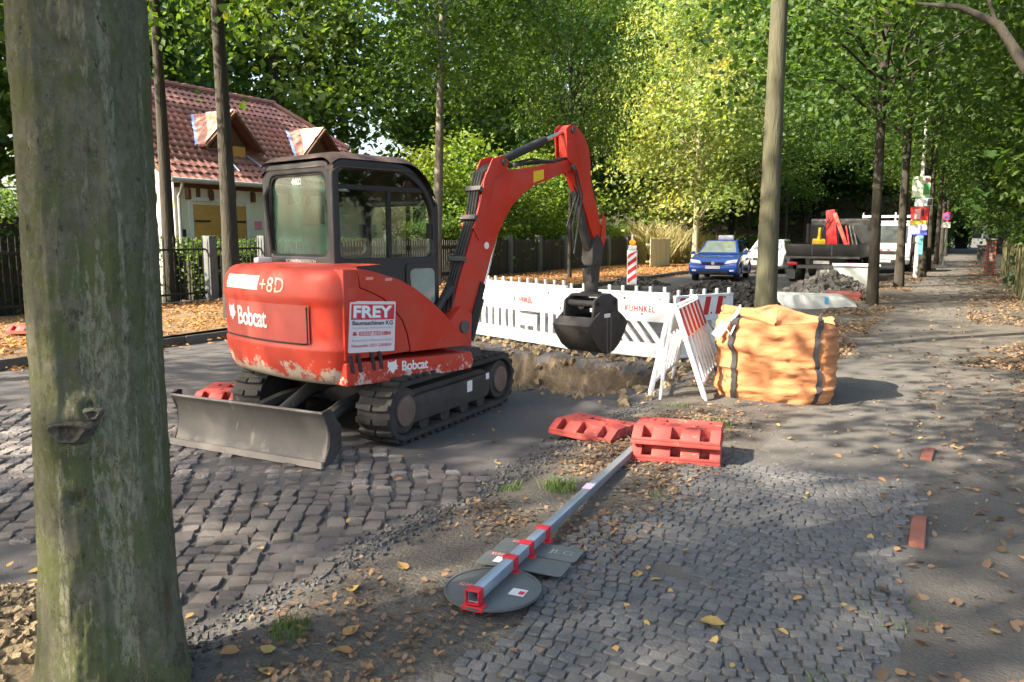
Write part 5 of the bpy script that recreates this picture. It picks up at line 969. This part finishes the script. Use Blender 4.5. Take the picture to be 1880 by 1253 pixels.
s=thing('pale_trough','pale grey sheet box standing behind the rubble heap','box',(-2.95,26.6,-.06),R(10)); q=MB(); q.prism([(-.55,-.5,0),(.55,-.5,0),(.62,-.6,.72),(-.62,-.6,.72)],(0,.9,0)); q.build('body',m_conc,s,bevel=.02); q=MB(); q.bx(-.66,.66,-.64,.34,.722,.78); q.build('rim',m_white,s,bevel=.01)
s=thing('brown_float','reddish brown boat-shaped plastic base beside the slim trunk','plastic base',(-2.58,21.1,-.03),R(4)); q=MB(); q.pxz(rpoly([(-.30,0),(.30,0),(.44,.16),(.40,.26),(-.40,.26),(-.44,.16)],.06,5),-.25,.25); q.build('body',M('red_brown_plastic',(.14,.035,.03),(.20,.06,.05),5,.55),s,bevel=.04,seg=3); q=MB(); q.pxz(rpoly([(-.46,.17),(.46,.17),(.46,.21),(-.46,.21)],.02,3),-.27,.27); q.build('rim',M('red_brown_plastic',(.2,.05,.04)),s)
# ------------------------------------------------------------------ poles
pp=thing('poster_pole','pale concrete lamp pole hung with colourful election posters','pole',(-1.62,33.75,-.02)); MB().tube([(0,0,-.1),(0,0,2),(.05,0,7.5)],[.085,.08,.05],14).build('shaft',M('pole_concrete',(.6,.59,.54),(.72,.7,.64),6,.8),pp)
MB().tube([(.05,0,7.5),(.03,-.5,7.9),(0,-1.4,8.0)],.03,8).build('lamp_arm',m_galv,pp); MB().box((0,-1.6,8.0),(.2,.5,.1)).build('lamp_head',m_grey,pp,bevel=.03)
PC=lambda n,c:M('print_'+n,c,None,rough=.45)
def poster(z0,z1,col,rz,items,xo=0):
    o=MB().box((xo,-.11,(z0+z1)/2),(.60,.02,z1-z0),(0,0,rz)).build('poster',col,pp)
    for (a,b,c,d_,m_) in items: q=MB().box((a,-.0,(c+d_)/2*1),(b,.004,d_-c)); e=q.build('poster_print',m_,o); e.location=(xo,-.125-.0,0); e.rotation_euler.z=rz
poster(3.0,3.78,PC('mint',(.5,.72,.45)),.12,[(-.12,.26,3.02,3.76,PC('palegreen',(.75,.85,.7))),(.18,.2,3.1,3.5,PC('green',(.08,.35,.14))),(.19,.18,3.5,3.74,PC('mauve',(.55,.3,.38)))])
poster(2.68,2.98,PC('pale_blue',(.55,.72,.80)),-.1,[(-.12,.3,2.72,2.9,PC('white',(.8,.82,.84))),(.2,.16,2.7,2.95,PC('black',(.03,.03,.04)))],.12)
poster(2.18,2.66,PC('red',(.62,.03,.04)),.1,[(-.06,.2,2.2,2.58,PC('pinkish',(.75,.42,.42))),(.12,.07,2.3,2.64,PC('black',(.03,.03,.04)))])
poster(1.62,2.16,PC('blue',(.07,.10,.5)),-.08,[(-.02,.6,2.0,2.15,PC('yellow',(.85,.6,.06))),(-.12,.34,1.68,1.98,PC('paleblue2',(.6,.65,.82))),(.2,.16,1.8,2.05,PC('lilac',(.6,.5,.65)))])
MB().box((.10,-.095,1.25),(.16,.015,.7)).build('teal_strip',PC('teal',(.12,.42,.48)),pp)
ns=thing('no_stopping_sign','thin pole with round no-stopping sign and white plate far down the path','traffic sign',(-1.02,46,-.02),R(-6)); MB().tube([(0,0,-.1),(.08,0,2.7)],.03,8).build('shaft',m_galv,ns)
MB().cyl((.08,-.04,2.55),(.08,-.06,2.55),.22,24).build('round_plate',m_red,ns); MB().cyl((.08,-.06,2.55),(.08,-.064,2.55),.17,24).build('blue_field',PC('signblue',(.04,.08,.4)),ns); q=MB(); q.box((.08,-.067,2.55),(.38,.003,.05),(0,R(45),0)); q.box((.08,-.067,2.55),(.38,.0034,.05),(0,R(-45),0)); q.build('red_cross',m_red,ns); MB().box((.03,-.05,2.12),(.42,.012,.30)).build('white_plate',m_white,ns)
# ------------------------------------------------------------------ vehicles
m_glassdark=M('car_glass_dark',(.02,.025,.03),(.05,.06,.06),2,.05,spec=.9); m_sky=M('windscreen_painted_sky',(.30,.36,.42),(.55,.6,.64),1.2,.06,spec=1,metal=.4)  # sky reflection painted into the pale windscreen colour
m_light=M('headlamp_clear',(.85,.87,.9),None,rough=.1,spec=.9); m_lamp_r=M('tail_lamp',(.4,.02,.03),None,rough=.2); m_rim=M('wheel_rim',(.4,.41,.42),(.5,.5,.5),5,.35,.7)
m_plate=M('number_plate',(.75,.76,.76),None,rough=.5)
def arch(cx,r,n=9): return [(cx+r*math.cos(a),.30+r*math.sin(a)) for a in np.linspace(0,PI,n)]
def car(label,loc,rz,paint,sign):
    t=thing('parked_car',label,'car',loc,rz)
    side=[(1.98,.32),(2.02,.48),(1.98,.66),(1.86,.76),(1.55,.86),(.95,.97),(.2,1.02),(-1.2,1.06),(-1.75,1.05),(-1.92,.92),(-1.98,.62),(-1.92,.30)]
    low=[(-1.60,.22)]+[(-1.22-.36*math.cos(a),.30+.36*math.sin(a)) for a in np.linspace(0,PI,9)]+[(-.8,.20),(.8,.20)]+[(1.25-.36*math.cos(a),.30+.36*math.sin(a)) for a in np.linspace(0,PI,9)]+[(1.72,.22)]
    b=MB(); b.pxz(side+low,-.86,.86); B=b.build('body',paint,t,bevel=.075,seg=3,smooth=50)
    bot=[(.98,.74),(.98,-.74),(-1.72,-.74),(-1.72,.74)]; top=[(.18,.56),(.18,-.56),(-1.40,-.58),(-1.40,.58)]
    g=MB(); 
    g.add([(x,y,.98) for x,y in bot]+[(x,y,1.46) for x,y in top],[(0,1,5,4),(1,2,6,5),(2,3,7,6),(3,0,4,7),(4,5,6,7)]); g.build('greenhouse',paint,t,bevel=.05,seg=3)
    def quad(A,Bq,u0,u1,v0,v1,nm,mat,off=.006):
        A=[Vector(a) for a in A];Bq=[Vector(a) for a in Bq]; f=lambda u,v:(A[0].lerp(A[1],u)).lerp(Bq[0].lerp(Bq[1],u),v); n=(A[1]-A[0]).cross(Bq[0]-A[0]).normalized()
        c=sum((f(u,v) for u,v in ((u0,v0),(u1,v0),(u1,v1),(u0,v1))),Vector())/4
        if n.dot(c-Vector((-.4,0,1.1)))<0: n=-n
        q=MB(); q.prism([f(u0,v0)+n*off,f(u1,v0)+n*off,f(u1,v1)+n*off,f(u0,v1)+n*off],n*.004); q.build(nm,mat,t,smooth=0)
    P=lambda i,z:((bot if z<1.2 else top)[i]+(z,))
    quad((P(0,.98),P(1,.98)),(P(0,1.46),P(1,1.46)),.06,.94,.08,.92,'windscreen',m_sky); quad((P(2,.98),P(3,.98)),(P(2,1.46),P(3,1.46)),.08,.92,.1,.9,'rear_window',m_glassdark)
    for i,j in ((3,0),(2,1)):
        for u0,u1 in ((.08,.46),(.50,.90)): quad((P(i,.98),P(j,.98)),(P(i,1.46),P(j,1.46)),u0,u1,.12,.86,'side_window',m_glassdark)
    for x in (1.25,-1.22):
        for s_ in (-1,1):
            w=MB(); w.cyl((x,s_*.84,.30),(x,s_*.64,.30),.30,24); W=w.build('wheel',m_black,t,bevel=.04,seg=3); MB().cyl((x,s_*.85,.30),(x,s_*.80,.30),.20,20).build('rim',m_rim,W,bevel=.02)
    for s_ in (-1,1):
        q=MB(); q.prism([(1.99,s_*.40,.64),(1.90,s_*.80,.68),(1.78,s_*.84,.80),(1.88,s_*.48,.75)],(.06,0,.0)); q.build('headlamp',m_light,t,bevel=.015); q=MB(); q.box((.72,s_*.95,1.0),(.12,.16,.12)); q.build('mirror',paint,t,bevel=.04); MB().bx(-2.0,-1.9,s_*.55,s_*.8,.72,.9).build('tail_lamp',m_lamp_r,t,bevel=.02)
        MB().box((2.0,s_*.66,.40),(.05,.16,.07)).build('fog_lamp',m_light,t,bevel=.02)
    MB().bx(1.96,2.035,-.40,.40,.60,.70).build('grille',m_black,t,bevel=.015); MB().bx(1.97,2.03,-.55,.55,.28,.40).build('air_intake',m_black,t,bevel=.015); MB().bx(2.03,2.045,-.26,.26,.46,.57).build('number_plate',m_plate,t); MB().cyl((2.03,0,.66),(2.05,0,.66),.06,14).build('badge',m_rim,t)
    if sign: MB().box((-.1,.12,1.56),(.18,.56,.17)).build('roof_sign',m_white,t,bevel=.03)
    return t
m_blue=M('car_paint_blue',(.01,.09,.55),(.01,.075,.48),2,.25,coat=.8); m_wcar=M('car_paint_white',(.75,.76,.77),(.7,.7,.72),2,.3,coat=.5)
car('blue hatchback with a white roof sign driving towards the viewer',(-8.05,30.3,-.06),R(-84),m_blue,True); car('white car half hidden behind the mossy trunk next to the blue car',(-7.6,36.8,-.06),R(-88),m_wcar,False)
# black tipper truck seen from behind
m_tr=M('truck_black',(.006,.0065,.007),(.012,.012,.013),4,.5,rvar=.1); m_trg=M('truck_grey',(.06,.063,.066),(.1,.1,.1),6,.6,.2)
tk=thing('flatbed_truck','black flatbed truck with red loading crane seen from behind','truck',(-4.35,29.4,-.06),R(90))
MB().bx(0,4.0,-1.2,1.2,.86,1.0).build('bed_floor',m_tr,tk,bevel=.015); MB().bx(-.03,.02,-1.2,1.2,.93,1.34).build('tailgate',m_tr,tk,bevel=.01); MB().bx(-.05,-.031,-1.22,1.22,.84,.92).build('bed_rail',m_trg,tk,bevel=.006)
for s_ in (-1,1):
    MB().bx(.03,3.95,s_*1.16,s_*1.2,1.0,1.34).build('side_board',m_tr,tk,bevel=.01); MB().bx(3.9,4.0,s_*1.1,s_*1.2,1.0,2.1).build('headboard_post',m_tr,tk)
    for x in (.9,): 
        for y in (.72,1.0): w=MB(); w.cyl((x,s_*y,.42),(x,s_*(y+.22),.42),.42,24); W=w.build('wheel',m_black,tk,bevel=.05,seg=3)
    w=MB(); w.cyl((4.9,s_*.95,.42),(4.9,s_*1.17,.42),.42,24); w.build('wheel',m_black,tk,bevel=.05,seg=3)
    q=MB(); q.bx(-.02,.02,s_*.86,s_*1.16,.12,.46); q.build('mud_flap',m_trg,tk); MB().bx(-.06,.0,s_*.80,s_*1.14,.60,.72).build('tail_lamp',m_lamp_r,tk,bevel=.01)
    MB().bx(-.045,-.035,s_*.3,s_*.34,.95,1.3).build('tailgate_latch',m_trg,tk)
MB().bx(.1,5.4,-.4,.4,.55,.82).build('chassis',m_tr,tk); MB().bx(-.03,.0,-.8,.8,.50,.62).build('underrun_bar',m_trg,tk); MB().bx(-.05,-.035,-.26,.26,.66,.77).build('number_plate',M('plate_dirty',(.35,.36,.36),(.45,.45,.45),30,.6),tk)
MB().bx(3.95,4.0,-1.1,1.1,1.0,2.05).build('headboard',M('mesh_dark',(.008,.01,.011),None),tk)
q=MB(); q.pxz(rpoly([(4.15,.55),(5.8,.55),(5.85,1.2),(5.5,2.25),(4.2,2.3)],.1,4),-1.08,1.08); CBq=q.build('cab',m_tr,tk,bevel=.05); MB().bx(4.12,4.145,-.8,.8,1.5,2.1).build('rear_window',m_glassdark,CBq)
q=MB(); q.prism([(3.2,-.10,1.0),(3.2,.30,1.0),(3.2,.42,2.58),(3.2,.10,2.62)],(.25,0,0)); CR=q.build('crane_arm',m_red,tk,bevel=.02); q=MB(); q.prism([(3.0,-.52,1.15),(3.0,-.40,1.1),(3.0,.14,2.45),(3.0,.0,2.5)],(.18,0,0)); q.build('crane_jib',M('crane_red_faded',(.6,.10,.08),(.5,.06,.05),4,.5),CR,bevel=.015)
MB().tube([(3.1,.50,1.2),(3.1,.46,1.9),(3.1,.2,2.35)],.025,8).build('crane_hose',m_hose,CR); [MB().tube([(2.9,-.55-.14*k,1.1),(3.3,-.32-.12*k,2.0)],.03,8).build('stake',m_trg if k else m_red,tk) for k in range(3)]
yg=thing('yellow_grab','yellow grab attachment lying on the bed of the black truck','grab',(-4.75,31.2,1.0),R(15)); q=MB(); q.pyz([(-.30,0),(-.12,0),(-.10,.16),(.10,.16),(.12,0),(.30,0),(.28,.36),(.16,.46),(-.2,.44)],-.2,.2); m_yel=M('machine_yellow',(.72,.50,.03),(.62,.42,.03),6,.5); q.build('jaws',m_yel,yg,bevel=.02); q=MB(); q.tube([(0,-.15,.44),(0,-.22,.85)],[.07,.05],10); q.build('neck',m_yel,yg)
# white truck facing the viewer
wt=thing('white_truck','white flatbed truck facing the viewer with a roof rack','truck',(-3.05,37.6,-.06),R(-88)); m_wt=m_wcar
q=MB(); q.pxz(rpoly([(0,.45),(.06,1.05),(-.12,1.22),(-.62,2.12),(-.8,2.18),(-2.2,2.18),(-2.2,.45)],[.05,.06,.08,.12,.1,.08,.05],5),-.98,.98); C_=q.build('cab',m_wt,wt,bevel=.06,seg=3)
def slab(a,b,y0,y1,nm,mat,off=.012):
    a=Vector(a);b=Vector(b); d=(b-a).normalized(); n=Vector((-d.y,d.x)); n=n if n.x>0 else -n; a2=a+n*off; b2=b+n*off; q=MB(); q.prism([(a2.x,y0,a2.y),(a2.x,y1,a2.y),(b2.x,y1,b2.y),(b2.x,y0,b2.y)],(n.x*.01,0,n.y*.01)); q.build(nm,mat,C_)
slab((-.17,1.31),(-.58,2.05),-.85,.85,'windscreen',m_glassdark,.004); MB().bx(.05,.075,-.70,.70,.86,.98).build('grille',m_black,C_); MB().bx(.02,.09,-.95,.95,.42,.62).build('bumper',m_trg,C_,bevel=.03); MB().bx(.09,.10,-.26,.26,.5,.6).build('number_plate',m_plate,C_); [MB().bx(.02,.07,s_*.70,s_*.94,.72,.95).build('headlamp',m_light,C_,bevel=.02) for s_ in (-1,1)]
[MB().bx(.066,.07,a,a+.14,1.0,1.06).build('badge',m_red,C_) for a in (-.22,.08)]
for s_ in (-1,1):
    MB().box((-.25,s_*1.15,1.45),(.08,.2,.34)).build('mirror',m_black,wt,bevel=.03); MB().cyl((-.9,s_*.80,.40),(-.9,s_*1.0,.40),.38,22).build('wheel',m_black,wt,bevel=.04); MB().cyl((-4.2,s_*.75,.40),(-4.2,s_*1.0,.40),.38,22).build('wheel',m_black,wt,bevel=.04)
    MB().bx(-2.3,-5.2,s_*.98,s_*1.02,.9,1.35).build('side_board',m_wt,wt)
MB().bx(-5.2,-2.3,-1,1,.78,.9).build('bed',m_trg,wt); rk=MB(); [rk.cyl((-.75,y,2.18),(-.75,y,2.62),.03,8) for y in (-.95,-.32,.32,.95)]; rk.bx(-.79,-.71,-.99,.99,2.40,2.50); rk.bx(-.79,-.71,-1.,1.,2.2,2.26); rk.build('roof_rack',m_wt,wt)
# ------------------------------------------------------------------ fallen leaves, grass, small stones
L_fall=LEAF('fallen_leaf',[(.085,.055,.036),(.14,.09,.056),(.21,.135,.082),(.26,.165,.095),(.12,.08,.05),(.29,.20,.10)],.1,.85)
L_fallf=LEAF('fallen_leaf_far',[(.20,.09,.035),(.30,.14,.05),(.40,.20,.065),(.34,.16,.05),(.44,.26,.075)],.12,.8)
L_sett=LEAF('fallen_leaf_yellow',[(.34,.22,.07),(.40,.29,.10),(.36,.19,.07),(.27,.15,.07)],.12,.75)
def scatter(name,label,n,fx,fy,dens,size,mat,seed,zf=ground_z,cat='fallen leaves',lift=.012):
    rg=np.random.default_rng(seed); X=rg.uniform(*fx,n); Y=fy[0]+(fy[1]-fy[0])*rg.random(n)**1.25; k=rg.random(n)<dens(X,Y); X,Y=X[k],Y[k]; Z=zf(X,Y)+rg.random(len(X))*lift+.006
    P=np.stack([X,Y,Z],-1); n=len(P); nr=rg.normal(size=(n,3))*.38; nr[:,2]=1; nr/=np.linalg.norm(nr,axis=1)[:,None]; t=rg.normal(size=(n,3)); t-=nr*(t*nr).sum(1)[:,None]; t/=np.linalg.norm(t,axis=1)[:,None]; b=np.cross(nr,t); s=(size*rg.uniform(.5,1.25,n))[:,None]
    cu=rg.uniform(-.05,.22,n)[:,None]; V=np.stack([P-t*s*.55,P-t*s*.18+b*s*.36+nr*s*cu,P+t*s*.28+b*s*.26+nr*s*cu,P+t*s*.6+nr*s*cu*.6,P+t*s*.28-b*s*.28+nr*s*cu*.7,P-t*s*.18-b*s*.34+nr*s*cu],1).reshape(-1,3)
    q=np.arange(n)*6; F=np.concatenate([np.stack([q,q+1,q+2,q+3],-1),np.stack([q,q+3,q+4,q+5],-1)]); o=link(bpy.data.objects.new(name,fast_mesh(name,V,F,mat,np.repeat(rg.random(n),6)))); return tag(o,label,cat,kind='stuff')
nz=lambda x,y,f=1.1:fbm(x*f,y*f)
scatter('leaf_litter','brown leaf litter over the near verge around the sign post',40000,(-2.75,-1.0),(1.2,15),lambda x,y:np.clip(1.4-np.abs(x+1.95)*2.1,0,1)*sst(.36,.6,nz(x,y,1.6))*(.35+.65*sst(3.0,4.2,y))*(1-.75*sst(6.3,7.2,y)*(1-sst(9.5,11,y))),.031,L_fall,1)
scatter('leaf_litter','orange leaf litter on the far verge and along the far kerb',42000,(-15.2,-9.6),(-1,40),lambda x,y:sst(-9.7,-10.6,x)*(.35+.65*sst(.3,.55,nz(x,y))),.065,L_fallf,2,zf=lambda x,y:np.where(x<-10.4,.05+.08*fbm(x*.8,y*.8),-.05),lift=.03)
scatter('leaf_litter','brown leaf banks along both sides of the distant path',46000,(-2.6,1.5),(11,60),lambda x,y:np.where((x>-1.3)&(x<.1),.05,.85*sst(.38,.6,nz(x,y,.9))),.052,L_fall,3,lift=.03)
scatter('leaf_litter','thin leaf litter on the bare soil right of the path',7000,(-.35,1.5),(2,12),lambda x,y:sst(.1,1.2,x)*.8+.12,.045,L_fall,4)
scatter('leaf_litter','scattered small yellow leaves on the road surface',260,(-9.5,-2.7),(1.8,9),lambda x,y:(trench_d(x,y)<-.1)*.6,.05,L_sett,5,lift=.02)
scatter('leaf_litter','scattered small leaves on the mosaic path',160,(-1.3,-.1),(2,10),lambda x,y:np.ones_like(x)*.6,.045,L_sett,6)
# single large leaves
def big_leaf(seed,s):
    r=random.Random(seed); pts=[(-.50,.02),(-.42,.26),(-.18,.40),(.10,.36),(.34,.20),(.62,.02),(.32,-.22),(.06,-.36),(-.20,-.38),(-.44,-.24)]; V=[(0,0,0)]+[(a*s*r.uniform(.85,1.15),b*s*r.uniform(.85,1.15),s*(.06+.28*abs(b)**1.2*r.uniform(.4,1.4))) for a,b in pts]; return V,[(0,i+1,(i+1)%10+1) for i in range(10)]
bl_me=[]
for k in range(4):
    V,F=big_leaf(k,.085); me=bpy.data.meshes.new('fallen_leaf'); me.from_pydata(V,[],F); me.materials.append(L_sett); set_tone(me,[.15+.28*k]*len(V)); bl_me.append(me)
spots=[(-.81,3.10,'large orange leaf lying alone on the mosaic path',None,1.1),(.05,2.55,'pale yellow leaf on the dark soil at the lower right',None,1.0),(-1.25,3.40,'yellow leaf lying on the grey ground beside the sign plates',None,.75)]
P1=[(-2.35,1.95),(-2.22,2.02),(-2.1,1.9),(-2.05,2.3),(-1.95,2.15),(-2.3,2.6),(-2.25,2.9)]; P2=[(-3.6,3.3),(-4.2,2.9),(-3.1,2.8),(-3.9,3.9),(-3.2,4.1),(-4.9,3.4),(-5.6,3.1)]; P3=[(.2,3.6),(.35,4.5),(.15,5.6),(.5,5.2),(.02,6.7)]
spots+=[(x,y,'curled yellow-brown leaf on the verge between trunk and sign plates','leaves on the verge edge',.85) for x,y in P1]+[(x,y,'small yellow leaf lying on the setts of the road','leaves on the setts',.6) for x,y in P2]+[(x,y,'small pale leaf on the soil right of the path','leaves on the soil strip',.6) for x,y in P3]
for k,(x,y,lb,gr,s) in enumerate(spots):
    o=link(bpy.data.objects.new('fallen_leaf',bl_me[k%4])); o.location=(x,y,gz(x,y)+(.04 if 'setts' in lb else .012)); o.rotation_euler=(random.uniform(-.2,.2),random.uniform(-.2,.2),random.uniform(0,6)); o.scale=(s,s,s); tag(o,lb,'leaf',gr)
L_grass=LEAF('grass_blade',[(.05,.10,.02),(.08,.14,.03),(.13,.17,.05)],.3)
for x,y,n,sp_,h,lb in ((-2.27,2.18,60,.09,.10,'small green grass tuft at the road edge near the trunk'),(-2.13,4.35,90,.11,.10,'bright green grass tuft left of the lying post'),(-2.42,4.25,40,.08,.08,'faint grass tuft beside the brighter one at the road edge'),(-1.52,4.55,25,.08,.05,'low sprig of grass right of the lying post'),(-2.25,7.1,40,.12,.06,'sparse grass at the feet of the trestle'),(-1.75,6.5,50,.16,.06,'thin grass between barrier feet and bulk bag'),(-.28,2.75,60,.2,.06,'thin grass along the path edge at the bottom'),(-.2,3.6,50,.2,.05,'thin grass beside the red edging brick')): tuft('grass_tuft',lb,x,y,n,sp_,h,L_grass,'grass',gz(x,y))
# loose gravel along the road edge and soil clods round the trench
def pebbles(name,label,n,pf,size,mat,seed):
    rg=np.random.default_rng(seed); V=[];F=[];b=0; c0=np.array([(i,j,k) for i in(-1,1) for j in(-1,1) for k in(-1,1)],float)
    for k in range(n):
        x,y=pf(rg); s=size*rg.uniform(.3,1.2)**1.4; mt_=np.array(Euler(rg.uniform(0,6,3)).to_matrix()); c=c0*s*.5*rg.uniform(.55,1.1,(8,3)); V.append(c@mt_.T+[x,y,gz(x,y)+s*.2]); F+=[tuple(i+b for i in f_) for f_ in ((0,1,3,2),(4,6,7,5),(0,4,5,1),(2,3,7,6),(0,2,6,4),(1,5,7,3))]; b+=8
    return tag(rawmesh(name,np.concatenate(V),F,mat),label,'gravel',kind='stuff')
m_gr=M('dark_gravel',(.05,.05,.052),(.10,.098,.095),9,.9,island=.4)
pebbles('gravel','dark gravel along the edge of the road',2600,lambda r:(-2.62+r.normal()*.11,r.uniform(1.6,7.2)),.020,m_gr,1)
pebbles('clods','brown soil clods and stones in and around the trench',1100,lambda r:(r.uniform(-7.2,-2.6),r.uniform(7.0,10.9)),.075,m_sand,2)
pebbles('gravel','small pale stones on the path by the sun patch',500,lambda r:(r.uniform(-2.0,.9),r.uniform(4.8,10)),.016,m_rub,3)
